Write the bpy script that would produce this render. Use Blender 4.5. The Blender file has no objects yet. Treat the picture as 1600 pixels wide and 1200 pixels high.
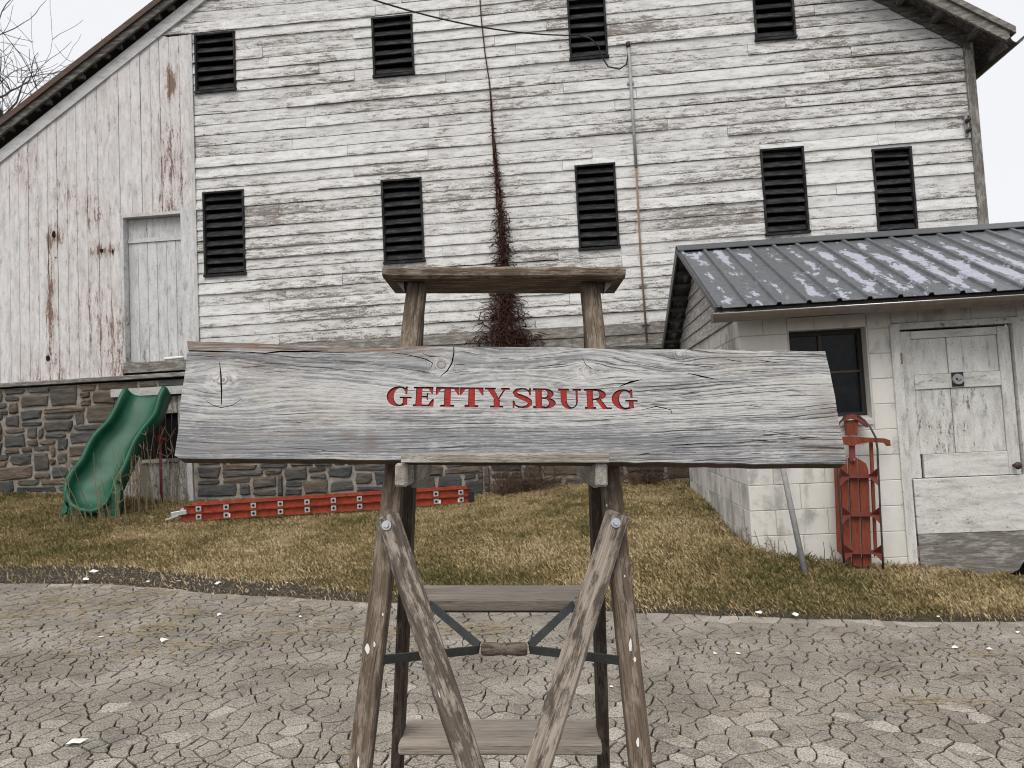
import bpy, bmesh, math, random
import numpy as np
from mathutils import Vector, Matrix, geometry, noise as mnoise

random.seed(7)
SC = bpy.context.scene
COL = SC.collection
R_ = math.radians

# ------------------------------------------------------------------ camera
F_PX, W_PX, H_PX = 1130.0, 1600.0, 1200.0
ROLL, PITCH, CAM_H = 0.05, R_(3.3), 1.25
TILT = Matrix.Rotation(ROLL, 4, 'Y')            # the sloping drive (and the step ladder on it) against true level
T3 = TILT.to_3x3()
cam_d = bpy.data.cameras.new('camera')
cam = bpy.data.objects.new('camera', cam_d)
COL.objects.link(cam)
cam_d.sensor_fit = 'HORIZONTAL'
cam_d.sensor_width = 36.0
cam_d.lens = F_PX / W_PX * 36.0
cam_d.clip_start, cam_d.clip_end = 0.05, 2000.0
cam.matrix_world = TILT @ Matrix.Translation((0, 0, CAM_H)) @ Matrix.Rotation(math.pi / 2 + PITCH, 4, 'X')
cam_d.dof.use_dof = True
cam_d.dof.focus_distance = 1.16
cam_d.dof.aperture_fstop = 20.0
SC.camera = cam
CAM_P = TILT @ Vector((0, 0, CAM_H))

# ------------------------------------------------------------------ world, sun, exposure
SUN_EL, SUN_AZ = R_(58), R_(200)
world = bpy.data.worlds.new('World')
SC.world = world
world.use_nodes = True
wn = world.node_tree
for n_ in list(wn.nodes):
    wn.nodes.remove(n_)
wo = wn.nodes.new('ShaderNodeOutputWorld')
wb = wn.nodes.new('ShaderNodeBackground')
wm = wn.nodes.new('ShaderNodeMix'); wm.data_type = 'RGBA'
ws = wn.nodes.new('ShaderNodeTexSky')
ws.sky_type = 'NISHITA'; ws.sun_disc = False
ws.sun_elevation, ws.sun_rotation = SUN_EL, SUN_AZ
ws.dust_density = 4.0
wm.inputs[0].default_value = 0.9                # an even cloud layer hides most of the blue sky
wm.inputs[7].default_value = (9.2, 9.25, 9.45, 1)
wn.links.new(ws.outputs[0], wm.inputs[6])
wn.links.new(wm.outputs[2], wb.inputs[0])
wn.links.new(wb.outputs[0], wo.inputs[0])
wb.inputs[1].default_value = 0.082
sun_d = bpy.data.lights.new('sun', 'SUN')
sun_d.energy, sun_d.angle, sun_d.color = 2.0, R_(40), (1.0, 0.96, 0.9)
sun = bpy.data.objects.new('sun', sun_d)
COL.objects.link(sun)
sd = Vector((math.sin(SUN_AZ) * math.cos(SUN_EL), math.cos(SUN_AZ) * math.cos(SUN_EL), math.sin(SUN_EL)))
sun.rotation_euler = (-sd).to_track_quat('-Z', 'Y').to_euler()
sun.location = sd * 40
SC.view_settings.view_transform = 'Standard'
SC.view_settings.look = 'None'
SC.view_settings.exposure = 0.38
SC.view_settings.gamma = 1.0
SC.cycles.use_denoising = True
SC.cycles.pixel_filter_type = 'BLACKMAN_HARRIS'
SC.cycles.filter_width = 1.0
SC.cycles.max_bounces = 6

# ------------------------------------------------------------------ pixels to places
def ray(u, v):
    d = Vector((u - 800.0, F_PX * math.cos(PITCH) - (600.0 - v) * math.sin(PITCH), F_PX * math.sin(PITCH) + (600.0 - v) * math.cos(PITCH)))
    return (T3 @ d).normalized()
def on_plane(u, v, p, n):
    d = ray(u, v)
    return CAM_P + d * ((p - CAM_P).dot(n) / d.dot(n))
PSI = R_(5.0)
AX = Vector((math.cos(PSI), -math.sin(PSI), 0))     # along the barn wall
AY = Vector((math.sin(PSI), math.cos(PSI), 0))      # into the barn
BARN_O = Vector((0, 9.6, 0.3))
def bp(u, v, d=0.0):
    p = on_plane(u, v, BARN_O + AY * d, AY) - BARN_O
    return p.dot(AX), p.z
_p = on_plane(1172, 800, Vector((0, 5.9, 0)), Vector((0, 1, 0)))
SHED_O = Vector((_p.x, _p.y, 0.0))
def sp(u, v, d=0.0):
    p = on_plane(u, v, SHED_O + AY * d, AY) - SHED_O
    return p.dot(AX), p.z
def lp(u, v, y):                                    # place on the tilted ladder's frame, y metres ahead
    d = T3.inverted() @ ray(u, v)
    t = y / d.y
    return Vector((d.x * t, y, CAM_H + d.z * t))
def pave(u, v):                                     # place on the drive, in its own tilted frame
    d = T3.inverted() @ ray(u, v)
    t = -CAM_H / d.z
    return d.x * t, d.y * t

# ------------------------------------------------------------------ objects
def tag(o, label=None, cat=None, group=None, kind=None):
    if label: o['label'] = label
    if cat: o['category'] = cat
    if group: o['group'] = group
    if kind: o['kind'] = kind
    return o
def empty(name, loc=(0, 0, 0), rot=(0, 0, 0), **k):
    o = bpy.data.objects.new(name, None)
    o.empty_display_size = 0.2
    COL.objects.link(o)
    o.location = loc; o.rotation_euler = rot
    return tag(o, **k)
def link(name, me, parent=None, **k):
    o = bpy.data.objects.new(name, me)
    COL.objects.link(o)
    if parent is not None: o.parent = parent
    return tag(o, **k)
def mesh(name, verts, faces, mat, gco=None, smooth=False, extra=None, mats=None, midx=None):
    me = bpy.data.meshes.new(name)
    me.from_pydata([tuple(v) for v in verts], [], faces)
    if mats:
        for m in mats: me.materials.append(m)
        if midx is not None: me.polygons.foreach_set('material_index', midx)
    else:
        me.materials.append(mat)
    a = me.attributes.new('gco', 'FLOAT_VECTOR', 'POINT')
    g = np.array([tuple(v) for v in (gco if gco is not None else verts)], dtype=np.float32).ravel()
    a.data.foreach_set('vector', g)
    if extra:
        for k, vals in extra.items():
            b = me.attributes.new(k, 'FLOAT', 'POINT')
            b.data.foreach_set('value', np.array(vals, dtype=np.float32))
    if smooth:
        me.polygons.foreach_set('use_smooth', [True] * len(me.polygons))
    me.update()
    return me
def obj(name, verts, faces, mat, parent=None, gco=None, smooth=False, extra=None, mats=None, midx=None, **k):
    return link(name, mesh(name, verts, faces, mat, gco, smooth, extra, mats, midx), parent, **k)

BOXF = [(0, 3, 2, 1), (4, 5, 6, 7), (0, 1, 5, 4), (1, 2, 6, 5), (2, 3, 7, 6), (3, 0, 4, 7)]
class MB:
    """collects shapes, builds one mesh; gco keeps (along grain, across, depth)"""
    def __init__(s): s.v, s.f, s.g = [], [], []
    def add(s, v, f, g=None):
        o = len(s.v)
        s.v += [tuple(x) for x in v]
        s.g += [tuple(x) for x in (g if g is not None else v)]
        s.f += [tuple(i + o for i in q) for q in f]
    def box(s, a, b, grain=0):
        (x0, y0, z0), (x1, y1, z1) = a, b
        v = [(x0, y0, z0), (x1, y0, z0), (x1, y1, z0), (x0, y1, z0), (x0, y0, z1), (x1, y0, z1), (x1, y1, z1), (x0, y1, z1)]
        off = random.uniform(0, 40)
        g = [((p[grain] + off), p[(grain + 1) % 3] + off, p[(grain + 2) % 3]) for p in v]
        s.add(v, BOXF, g)
    def beam(s, p0, p1, w, h, side, bev=0.0, w1=None, h1=None):
        """bar p0..p1; w across 'side', h across the third axis, chamfered"""
        p0, p1 = Vector(p0), Vector(p1)
        d = (p1 - p0); L = d.length; d.normalize()
        sx = Vector(side); sx = (sx - d * sx.dot(d)).normalized()
        sz = d.cross(sx)
        off = random.uniform(0, 40)
        w1 = w if w1 is None else w1; h1 = h if h1 is None else h1
        rings = []
        for (t, sc_) in ((0, 0), (1, 0)):
            pass
        def ring(pt, w_, h_, ins):
            a, b = w_ / 2 - ins, h_ / 2 - ins
            c = max(bev - ins * 0.3, 0.0002)
            pr = [(-a + c, -b), (a - c, -b), (a, -b + c), (a, b - c), (a - c, b), (-a + c, b), (-a, b - c), (-a, -b + c)]
            return [(pt + sx * x + sz * y, x, y) for x, y in pr]
        if bev <= 0:
            pr = [(-.5, -.5), (.5, -.5), (.5, .5), (-.5, .5)]
            v, g = [], []
            for pt, w_, h_, l_ in ((p0, w, h, 0), (p1, w1, h1, L)):
                for x, y in pr:
                    v.append(pt + sx * x * w_ + sz * y * h_); g.append((l_ + off, x * w_ + off, y * h_))
            s.add(v, BOXF, g); return
        v, g, f = [], [], []
        sections = [(p0, w, h, bev, 0), (p0 + d * bev, w, h, 0, bev), (p1 - d * bev, w1, h1, 0, L - bev), (p1, w1, h1, bev, L)]
        for pt, w_, h_, ins, l_ in sections:
            for q, x, y in ring(pt, w_, h_, ins):
                v.append(q); g.append((l_ + off, x + off, y))
        for k in range(3):
            for i in range(8):
                j = (i + 1) % 8
                f.append((k * 8 + i, k * 8 + j, k * 8 + 8 + j, k * 8 + 8 + i))
        f.append(tuple(range(7, -1, -1))); f.append(tuple(range(24, 32)))
        s.add(v, f, g)
    def tube(s, pts, rad, n=6, caps=True):
        pts = [Vector(p) for p in pts]
        if not isinstance(rad, (list, tuple)): rad = [rad] * len(pts)
        v, g, f = [], [], []
        up = Vector((0.3, 0.2, 1)).normalized(); L = 0
        for i, p in enumerate(pts):
            d = (pts[min(i + 1, len(pts) - 1)] - pts[max(i - 1, 0)])
            if d.length < 1e-9: d = Vector((0, 0, 1))
            d.normalize()
            a = d.cross(up)
            if a.length < 1e-4: a = d.cross(Vector((1, 0, 0)))
            a.normalize(); b = d.cross(a); up = b.cross(d) if False else up
            if i: L += (p - pts[i - 1]).length
            for k in range(n):
                t = 2 * math.pi * k / n
                v.append(p + (a * math.cos(t) + b * math.sin(t)) * rad[i]); g.append((L, rad[i] * math.cos(t), rad[i] * math.sin(t)))
        for i in range(len(pts) - 1):
            for k in range(n):
                j = (k + 1) % n
                f.append((i * n + k, i * n + j, i * n + n + j, i * n + n + k))
        if caps:
            f.append(tuple(range(n - 1, -1, -1))); m = (len(pts) - 1) * n
            f.append(tuple(range(m, m + n)))
        s.add(v, f, g)
    def prism(s, poly, y0, y1, grain=0):
        """polygon in x,z pushed from y0 to y1"""
        n = len(poly); off = random.uniform(0, 40)
        v = [(x, y0, z) for x, z in poly] + [(x, y1, z) for x, z in poly]
        f = [tuple(range(n)), tuple(range(2 * n - 1, n - 1, -1))]
        for i in range(n):
            j = (i + 1) % n
            f.append((j, i, n + i, n + j))
        g = [((p[0] if grain == 0 else p[2]) + off, (p[2] if grain == 0 else p[0]) + off, p[1]) for p in v]
        s.add(v, f, g)
    def build(s, name, mat, parent=None, smooth=False, **k):
        o = obj(name, s.v, s.f, mat, parent, s.g, smooth, **k)
        return o
def fix_normals(o):
    bm = bmesh.new(); bm.from_mesh(o.data)
    bmesh.ops.recalc_face_normals(bm, faces=bm.faces)
    bm.to_mesh(o.data); bm.free()
    return o

# ------------------------------------------------------------------ materials
class Mat:
    def __init__(s, name, rough=0.85, spec=0.3):
        s.m = bpy.data.materials.new(name); s.m.use_nodes = True
        s.t = s.m.node_tree
        s.b = s.t.nodes['Principled BSDF']
        s.b.inputs['Roughness'].default_value = rough
        s.b.inputs['Specular IOR Level'].default_value = spec
    def n(s, typ, ins=None, **at):
        q = s.t.nodes.new('ShaderNode' + typ)
        for k, v in at.items(): setattr(q, k, v)
        for k, v in (ins or {}).items(): s.set(q.inputs[k], v)
        return q
    def set(s, sock, v):
        if isinstance(v, bpy.types.NodeSocket): s.t.links.new(v, sock)
        else:
            if sock.type == 'RGBA' and len(v) == 3: v = (*v, 1)
            sock.default_value = v
    def attr(s, name, out='Vector'): return s.n('Attribute', attribute_name=name).outputs[out]
    def objco(s): return s.n('TexCoord').outputs['Object']
    def rnd(s): return s.n('ObjectInfo').outputs['Random']
    def vscale(s, v, sc): return s.n('VectorMath', {0: v, 1: sc}, operation='MULTIPLY').outputs[0]
    def vadd(s, v, w): return s.n('VectorMath', {0: v, 1: w}, operation='ADD').outputs[0]
    def noise(s, v, scale=1, detail=4, rough=0.55, dist=0.0):
        return s.n('TexNoise', {'Vector': v, 'Scale': scale, 'Detail': detail, 'Roughness': rough, 'Distortion': dist}).outputs['Fac']
    def math(s, op, a, b=0.0, c=0.0, clamp=False):
        return s.n('Math', {0: a, 1: b, 2: c}, operation=op, use_clamp=clamp).outputs[0]
    def step(s, x, lo, hi):
        return s.n('MapRange', {'Value': x, 'From Min': lo, 'From Max': hi}, clamp=True).outputs[0]
    def mix(s, f, a, b):
        q = s.n('Mix', data_type='RGBA')
        s.set(q.inputs[0], f); s.set(q.inputs[6], a); s.set(q.inputs[7], b)
        return q.outputs[2]
    def mul(s, a, k):
        q = s.n('Mix', data_type='RGBA', blend_type='MULTIPLY')
        s.set(q.inputs[0], 1.0); s.set(q.inputs[6], a); s.set(q.inputs[7], k)
        return q.outputs[2]
    def ramp(s, x, stops):
        q = s.n('ValToRGB', {'Fac': x}); e = q.color_ramp.elements
        while len(e) < len(stops): e.new(0.5)
        for i, (p, c) in enumerate(stops):
            e[i].position = p; e[i].color = (*c, 1)
        return q.outputs[0]
    def grey(s, x): return s.n('CombineColor', {0: x, 1: x, 2: x}).outputs[0]
    def done(s, color, height=None, strength=0.4, dist=0.004, rough=None):
        s.set(s.b.inputs['Base Color'], color)
        if rough is not None: s.set(s.b.inputs['Roughness'], rough)
        if height is not None:
            bu = s.n('Bump', {'Height': height, 'Strength': strength, 'Distance': dist})
            s.t.links.new(bu.outputs[0], s.b.inputs['Normal'])
        return s.m

def flat(name, col, rough=0.8, spec=0.3, var=0.15, scale=30, metal=0.0):
    m = Mat(name, rough, spec)
    co = m.attr('gco')
    a = m.noise(co, scale, 5, 0.65)
    c = m.mul(col, m.grey(m.step(a, 0.2, 0.8)))
    c = m.mix(var, col, c)
    m.b.inputs['Metallic'].default_value = metal
    return m.done(c, a, 0.25, 0.002)

def peeling(name, vertical=False, wood_a=(0.12, 0.108, 0.098), wood_b=(0.27, 0.24, 0.215), paint=(0.78, 0.78, 0.77), under=None, amount=0.5, spots=()):
    """old white paint flaking off boards"""
    m = Mat(name, 0.8, 0.25)
    co = m.attr('gco'); rn = m.rnd(); ed = m.attr('edge', 'Fac')
    off = m.n('CombineXYZ', {0: m.math('MULTIPLY', rn, 37.0), 1: m.math('MULTIPLY', rn, 91.0), 2: 0.0}).outputs[0]
    g = m.vadd(co, off)
    # along the grain is gco.x, across it gco.y
    grain = m.noise(m.vscale(g, (3, 90, 20)), 1, 4, 0.6)
    fl = m.noise(m.vscale(g, (4.5, 24, 8)), 1, 10, 0.78, 0.25)
    big = m.noise(m.vscale(co, (0.5, 0.9, 1)), 1, 3, 0.5)
    fine = m.noise(m.vscale(g, (38, 70, 30)), 1, 5, 0.7)
    x = m.math('ADD', fl, m.math('MULTIPLY', m.math('SUBTRACT', big, 0.5), 0.5))
    x = m.math('ADD', x, m.math('MULTIPLY', m.math('SUBTRACT', fine, 0.5), 0.42))
    x = m.math('ADD', x, m.math('MULTIPLY', m.math('SUBTRACT', rn, 0.5), 0.09))
    x = m.math('ADD', x, m.math('MULTIPLY', ed, 0.12))
    oc = m.objco()
    for (sx, sz, rx, rz, k) in spots:
        dv = m.n('VectorMath', {0: m.n('VectorMath', {0: oc, 1: (sx, 0, sz)}, operation='SUBTRACT').outputs[0], 1: (1 / rx, 0, 1 / rz)}, operation='MULTIPLY').outputs[0]
        ln = m.n('VectorMath', {0: dv}, operation='LENGTH').outputs['Value']
        x = m.math('ADD', x, m.math('MULTIPLY', m.math('SUBTRACT', 1.0, ln, clamp=True), k))
    th = 0.694 - 0.12 * amount
    mask = m.step(x, th, th + 0.035)
    thin = m.step(x, th - 0.13, th + 0.02)
    wood = m.ramp(m.math('ADD', m.math('MULTIPLY', grain, 0.7), m.math('MULTIPLY', big, 0.3)), [(0.25, wood_a), (0.7, wood_b)])
    pc = m.ramp(m.noise(m.vscale(g, (5, 16, 8)), 1, 7, 0.7), [(0.28, tuple(c * 0.42 for c in paint)), (0.46, tuple(c * 0.86 for c in paint)), (0.72, paint)])
    pc = m.mix(m.math('MULTIPLY', thin, 0.55), pc, under if under else (0.38, 0.36, 0.33))
    speck = m.step(m.noise(m.vscale(g, (60, 110, 50)), 1, 3, 0.6), 0.60, 0.66)
    pc = m.mix(m.math('MULTIPLY', speck, 0.7), pc, wood)
    smud = m.step(m.noise(m.vscale(g, (1.6, 7, 3)), 1, 7, 0.75), 0.48, 0.72)
    pc = m.mix(m.math('MULTIPLY', smud, 0.62), pc, (0.31, 0.30, 0.285))
    if under:
        red = m.step(m.noise(m.vscale(g, (2.2, 9, 3)), 1, 6, 0.7), 0.46, 0.66)
        pc = m.mix(m.math('MULTIPLY', red, 0.26), pc, under)
        wood = m.mix(m.math('MULTIPLY', red, 0.75), wood, (0.17, 0.06, 0.045))
    c = m.mix(mask, pc, wood)
    h = m.math('SUBTRACT', m.math('MULTIPLY', grain, 0.35), mask)
    return m.done(c, h, 0.55, 0.003)

def oldwood(name, a, b, c=None, gs=(2.5, 70, 70), spots=None, rough=0.85, amount=0.5, bs=(6, 25, 25)):
    """bare weathered wood, grain along gco.x"""
    m = Mat(name, rough, 0.2)
    rn = m.rnd()
    co = m.vadd(m.attr('gco'), m.n('CombineXYZ', {0: m.math('MULTIPLY', rn, 13.0), 1: m.math('MULTIPLY', rn, 7.0), 2: 0.0}).outputs[0])
    w = m.noise(m.vscale(co, (gs[0] * 0.8, 3, 3)), 1, 2, 0.5)
    co2 = m.vadd(co, m.n('CombineXYZ', {0: 0.0, 1: m.math('MULTIPLY', w, 0.05), 2: 0.0}).outputs[0])
    gr = m.noise(m.vscale(co2, gs), 1, 5, 0.65)
    bl = m.noise(m.vscale(co, bs), 1, 6, 0.7)
    col = m.ramp(gr, [(0.28, a), (0.72, b)])
    if c: col = m.mix(m.step(bl, 0.48, 0.60), col, c)
    fine = m.noise(m.vscale(co2, (gs[0] * 5, gs[1] * 3, gs[2] * 3)), 1, 3, 0.6)
    col = m.mix(m.math('MULTIPLY', m.step(fine, 0.52, 0.70), 0.75), col, tuple(q * 0.4 for q in a))
    if spots: 
        sk = m.step(m.noise(m.vscale(co, (16, 60, 60)), 1, 2, 0.5), 0.73, 0.75)
        col = m.mix(sk, col, spots)
    h = m.math('ADD', gr, m.math('MULTIPLY', fine, -0.5))
    return m.done(col, h, 0.8, 0.003)

M = {}
M['siding'] = peeling('peeling_siding', amount=0.5)
_s = [bp(u, v) for u, v in ((268, 130), (80, 470), (88, 372), (272, 250), (168, 392), (285, 420))]
_r = [(0.12, 0.30, 0.36), (0.13, 1.2, 0.26), (0.2, 0.2, 0.2), (0.22, 0.9, 0.05), (0.3, 0.15, 0.2), (0.14, 0.7, 0.14)]
M['vertical'] = peeling('peeling_planks', vertical=True, wood_a=(0.13, 0.09, 0.07), wood_b=(0.26, 0.18, 0.14), paint=(0.74, 0.73, 0.73), under=(0.45, 0.35, 0.31), amount=0.33,
                        spots=[(p[0], p[1], r[0], r[1], r[2]) for p, r in zip(_s, _r)])
M['trim'] = peeling('peeling_trim', amount=-0.15, paint=(0.62, 0.62, 0.62))
M['door'] = peeling('peeling_door', amount=0.1, paint=(0.66, 0.67, 0.68))
M['shed_door'] = peeling('peeling_shed_door', amount=0.12, paint=(0.68, 0.68, 0.65), wood_a=(0.12, 0.11, 0.10), wood_b=(0.2, 0.18, 0.16))
M['grey_wood'] = oldwood('bare_grey_wood', (0.10, 0.09, 0.08), (0.24, 0.22, 0.20), (0.32, 0.31, 0.29))
M['dark_wood'] = oldwood('bare_dark_wood', (0.05, 0.045, 0.04), (0.13, 0.115, 0.10), (0.2, 0.19, 0.18))
M['roof_edge'] = oldwood('roof_edge_wood', (0.06, 0.05, 0.045), (0.15, 0.12, 0.10), (0.14, 0.06, 0.045))
M['cellar'] = peeling('cellar_door_planks', amount=0.95, paint=(0.5, 0.5, 0.48), wood_a=(0.10, 0.09, 0.075), wood_b=(0.21, 0.19, 0.16))
M['louver'] = oldwood('louver_slats', (0.009, 0.009, 0.010), (0.026, 0.026, 0.028), (0.05, 0.049, 0.049))
M['black'] = flat('black_inside', (0.006, 0.006, 0.007), 0.9)  # black colour stands for the shade inside vents, openings and holes
M['core'] = flat('wall_core', (0.05, 0.045, 0.04), 0.9)
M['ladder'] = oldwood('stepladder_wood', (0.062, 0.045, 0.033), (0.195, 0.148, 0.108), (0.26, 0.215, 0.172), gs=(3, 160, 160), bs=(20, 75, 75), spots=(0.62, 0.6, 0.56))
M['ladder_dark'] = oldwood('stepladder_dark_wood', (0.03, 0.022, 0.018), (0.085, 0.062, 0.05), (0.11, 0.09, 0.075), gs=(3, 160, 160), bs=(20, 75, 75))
M['ladder_pale'] = oldwood('stepladder_pale_wood', (0.19, 0.16, 0.13), (0.44, 0.38, 0.32), (0.09, 0.073, 0.06), gs=(3, 160, 160), bs=(20, 75, 75))
M['tread'] = oldwood('stepladder_tread_wood', (0.27, 0.23, 0.19), (0.54, 0.475, 0.405), (0.40, 0.345, 0.285), gs=(3, 150, 150), bs=(14, 50, 50))
M['straw'] = flat('golden_straw', (0.30, 0.24, 0.15), 0.9, 0.2, 0.4, 90)
M['shelf_wood'] = oldwood('shelf_wood', (0.24, 0.21, 0.175), (0.42, 0.38, 0.33), (0.5, 0.48, 0.44), gs=(6, 220, 220))
M['steel'] = flat('dull_steel', (0.10, 0.11, 0.11), 0.55, 0.5, 0.5, 60, 0.5)
M['zinc'] = flat('zinc_bolt', (0.5, 0.52, 0.54), 0.35, 0.5, 0.2, 200, 0.9)
M['rope'] = flat('black_cable', (0.02, 0.02, 0.022), 0.6)
M['rust'] = flat('rusty_pipe', (0.33, 0.215, 0.15), 0.8, 0.3, 0.6, 40)
M['galv'] = flat('grey_conduit', (0.35, 0.36, 0.37), 0.6, 0.4, 0.4, 20)
M['vine'] = flat('dead_vine', (0.085, 0.038, 0.028), 0.9, 0.2, 0.6, 60)
M['bramble'] = flat('dry_bramble', (0.13, 0.085, 0.06), 0.9, 0.2, 0.6, 60)
M['twig'] = flat('twig_bark', (0.07, 0.06, 0.055), 0.9, 0.2, 0.5, 40)
M['far_twig'] = flat('far_twig_bark', (0.12, 0.11, 0.105), 0.9, 0.2, 0.5, 40)
M['stalk'] = flat('dry_stalk', (0.27, 0.21, 0.13), 0.9, 0.2, 0.5, 40)
M['white'] = flat('white_scrap', (0.78, 0.77, 0.75), 0.8, 0.3, 0.25, 60)
M['pole'] = flat('pole_grey', (0.36, 0.355, 0.35), 0.7, 0.3, 0.4, 25)

def m_stone():
    m = Mat('field_stone', 0.85, 0.3); rn = m.rnd(); co = m.objco()
    base = m.ramp(rn, [(0.0, (0.052, 0.054, 0.056)), (0.3, (0.085, 0.086, 0.085)), (0.5, (0.068, 0.066, 0.062)), (0.7, (0.098, 0.084, 0.07)), (0.9, (0.125, 0.093, 0.066)), (1.0, (0.055, 0.056, 0.056))])
    off = m.n('CombineXYZ', {0: m.math('MULTIPLY', rn, 50.0), 1: 0.0, 2: m.math('MULTIPLY', rn, 20.0)}).outputs[0]
    g = m.vadd(co, off)
    a = m.noise(m.vscale(g, (6, 6, 16)), 1, 8, 0.68)
    b = m.noise(m.vscale(g, (2.5, 2.5, 5)), 1, 3, 0.5)
    c = m.mul(base, m.ramp(a, [(0.25, (0.45, 0.45, 0.47)), (0.5, (0.95, 0.95, 0.95)), (0.8, (1.65, 1.6, 1.5))]))
    c = m.mix(m.math('MULTIPLY', m.step(b, 0.55, 0.7), 0.5), c, (0.14, 0.095, 0.06))
    return m.done(c, a, 1.0, 0.02)
M['stone'] = m_stone()
def m_mortar():
    m = Mat('lime_mortar', 0.95, 0.15); co = m.objco()
    a = m.noise(co, 9, 6, 0.65); f = m.noise(co, 70, 4, 0.7)
    c = m.ramp(a, [(0.3, (0.14, 0.12, 0.10)), (0.55, (0.28, 0.25, 0.215)), (0.8, (0.38, 0.35, 0.31))])
    c = m.mix(m.math('MULTIPLY', m.step(f, 0.55, 0.75), 0.4), c, (0.15, 0.13, 0.11))
    return m.done(c, m.math('ADD', a, m.math('MULTIPLY', f, 0.4)), 0.9, 0.012)
M['mortar'] = m_mortar()
def m_block(name, dirt):
    m = Mat(name, 0.85, 0.3); rn = m.rnd(); co = m.objco()
    off = m.n('CombineXYZ', {0: m.math('MULTIPLY', rn, 17.0), 1: 0.0, 2: m.math('MULTIPLY', rn, 11.0)}).outputs[0]
    g = m.vadd(co, off)
    a = m.noise(m.vscale(g, (4, 4, 3)), 1, 7, 0.68, 0.4)
    s = m.noise(m.vscale(co, (7, 7, 0.8)), 1, 5, 0.6)
    f = m.noise(co, 120, 3, 0.6)
    x = m.math('ADD', m.math('MULTIPLY', a, 0.6), m.math('MULTIPLY', s, 0.4))
    x = m.math('ADD', x, m.math('MULTIPLY', m.math('SUBTRACT', rn, 0.5), 0.10))
    c = m.ramp(x, [(0.30, (0.70, 0.69, 0.65)), (0.55 - dirt, (0.62, 0.605, 0.56)), (0.63 - dirt, (0.40, 0.39, 0.365)), (0.75, (0.25, 0.25, 0.24))])
    return m.done(c, m.math('ADD', m.math('MULTIPLY', f, 0.6), a), 0.5, 0.005)
M['block'] = m_block('painted_block', 0.0)
M['block_side'] = m_block('painted_block_side', 0.06)
M['joint'] = flat('block_joint', (0.46, 0.44, 0.40), 0.95)
M['lintel'] = flat('painted_lintel', (0.6, 0.585, 0.54), 0.85, 0.3, 0.3, 8)
def m_roof():
    m = Mat('painted_metal_roof', 0.45, 0.5); co = m.objco(); rn = m.rnd()
    a = m.noise(m.vscale(co, (9, 3.6, 3.6)), 1, 10, 0.72, 0.3)
    b = m.noise(m.vscale(co, (0.55, 1.1, 1.1)), 1, 2, 0.5)
    cx = m.attr('edge', 'Fac')
    x = m.math('ADD', a, m.math('MULTIPLY', m.math('SUBTRACT', b, 0.5), 0.45))
    x = m.math('ADD', x, m.math('MULTIPLY', cx, 0.085))
    mask = m.step(x, 0.545, 0.56)
    f = m.noise(co, 22, 5, 0.6)
    dark = m.ramp(f, [(0.3, (0.065, 0.07, 0.078)), (0.7, (0.115, 0.122, 0.132))])
    lite = m.ramp(f, [(0.3, (0.26, 0.27, 0.33)), (0.7, (0.36, 0.37, 0.43))])
    c = m.mix(mask, dark, lite)
    return m.done(c, mask, 0.2, 0.001, m.math('ADD', 0.42, m.math('MULTIPLY', mask, 0.2)))
M['roof'] = m_roof()
M['cap'] = flat('dark_metal_trim', (0.07, 0.075, 0.08), 0.45, 0.5, 0.3, 10)
M['gable'] = oldwood('gable_boards', (0.26, 0.25, 0.235), (0.55, 0.535, 0.51), (0.62, 0.61, 0.59))
M['lip'] = flat('gutter_lip_highlight', (0.62, 0.60, 0.56), 0.3, 0.6, 0.6, 7, 0.8)  # pale metal colour paints the bright highlight along the gutter's edge
M['gutter'] = flat('brown_gutter', (0.13, 0.105, 0.08), 0.4, 0.6, 0.5, 14)
M['frame'] = flat('dark_window_frame', (0.03, 0.027, 0.026), 0.7, 0.3, 0.4, 40)
M['muntin'] = flat('brown_muntin', (0.10, 0.075, 0.065), 0.75, 0.3, 0.5, 60)
g_ = Mat('dusty_glass', 0.18, 0.2); _co = g_.objco()
M['glass'] = g_.done(g_.ramp(g_.noise(_co, 9, 5, 0.6), [(0.4, (0.003, 0.004, 0.006)), (0.8, (0.012, 0.014, 0.017))]), None, rough=g_.math('ADD', 0.12, g_.math('MULTIPLY', g_.noise(_co, 25, 4), 0.25)))
M['red_sled'] = oldwood('red_sled_wood', (0.13, 0.03, 0.016), (0.23, 0.058, 0.03), (0.17, 0.04, 0.022), gs=(2, 40, 40), rough=0.6)
M['red_iron'] = flat('red_iron', (0.19, 0.04, 0.028), 0.6, 0.4, 0.5, 50)
M['dark_iron'] = flat('dark_iron', (0.05, 0.035, 0.03), 0.6, 0.4, 0.5, 50)
M['slide'] = flat('green_slide_plastic', (0.006, 0.10, 0.05), 0.45, 0.32, 0.6, 7)
M['orange'] = flat('orange_fibreglass', (0.46, 0.075, 0.034), 0.6, 0.3, 0.75, 16)
M['alu'] = flat('dull_aluminium', (0.55, 0.55, 0.54), 0.5, 0.5, 0.4, 60, 0.4)
M['knob'] = flat('rusty_knob', (0.07, 0.03, 0.022), 0.5, 0.4, 0.4, 80)
M['fire_red'] = flat('faded_red_paint', (0.24, 0.045, 0.035), 0.6, 0.4, 0.5, 60)

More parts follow.
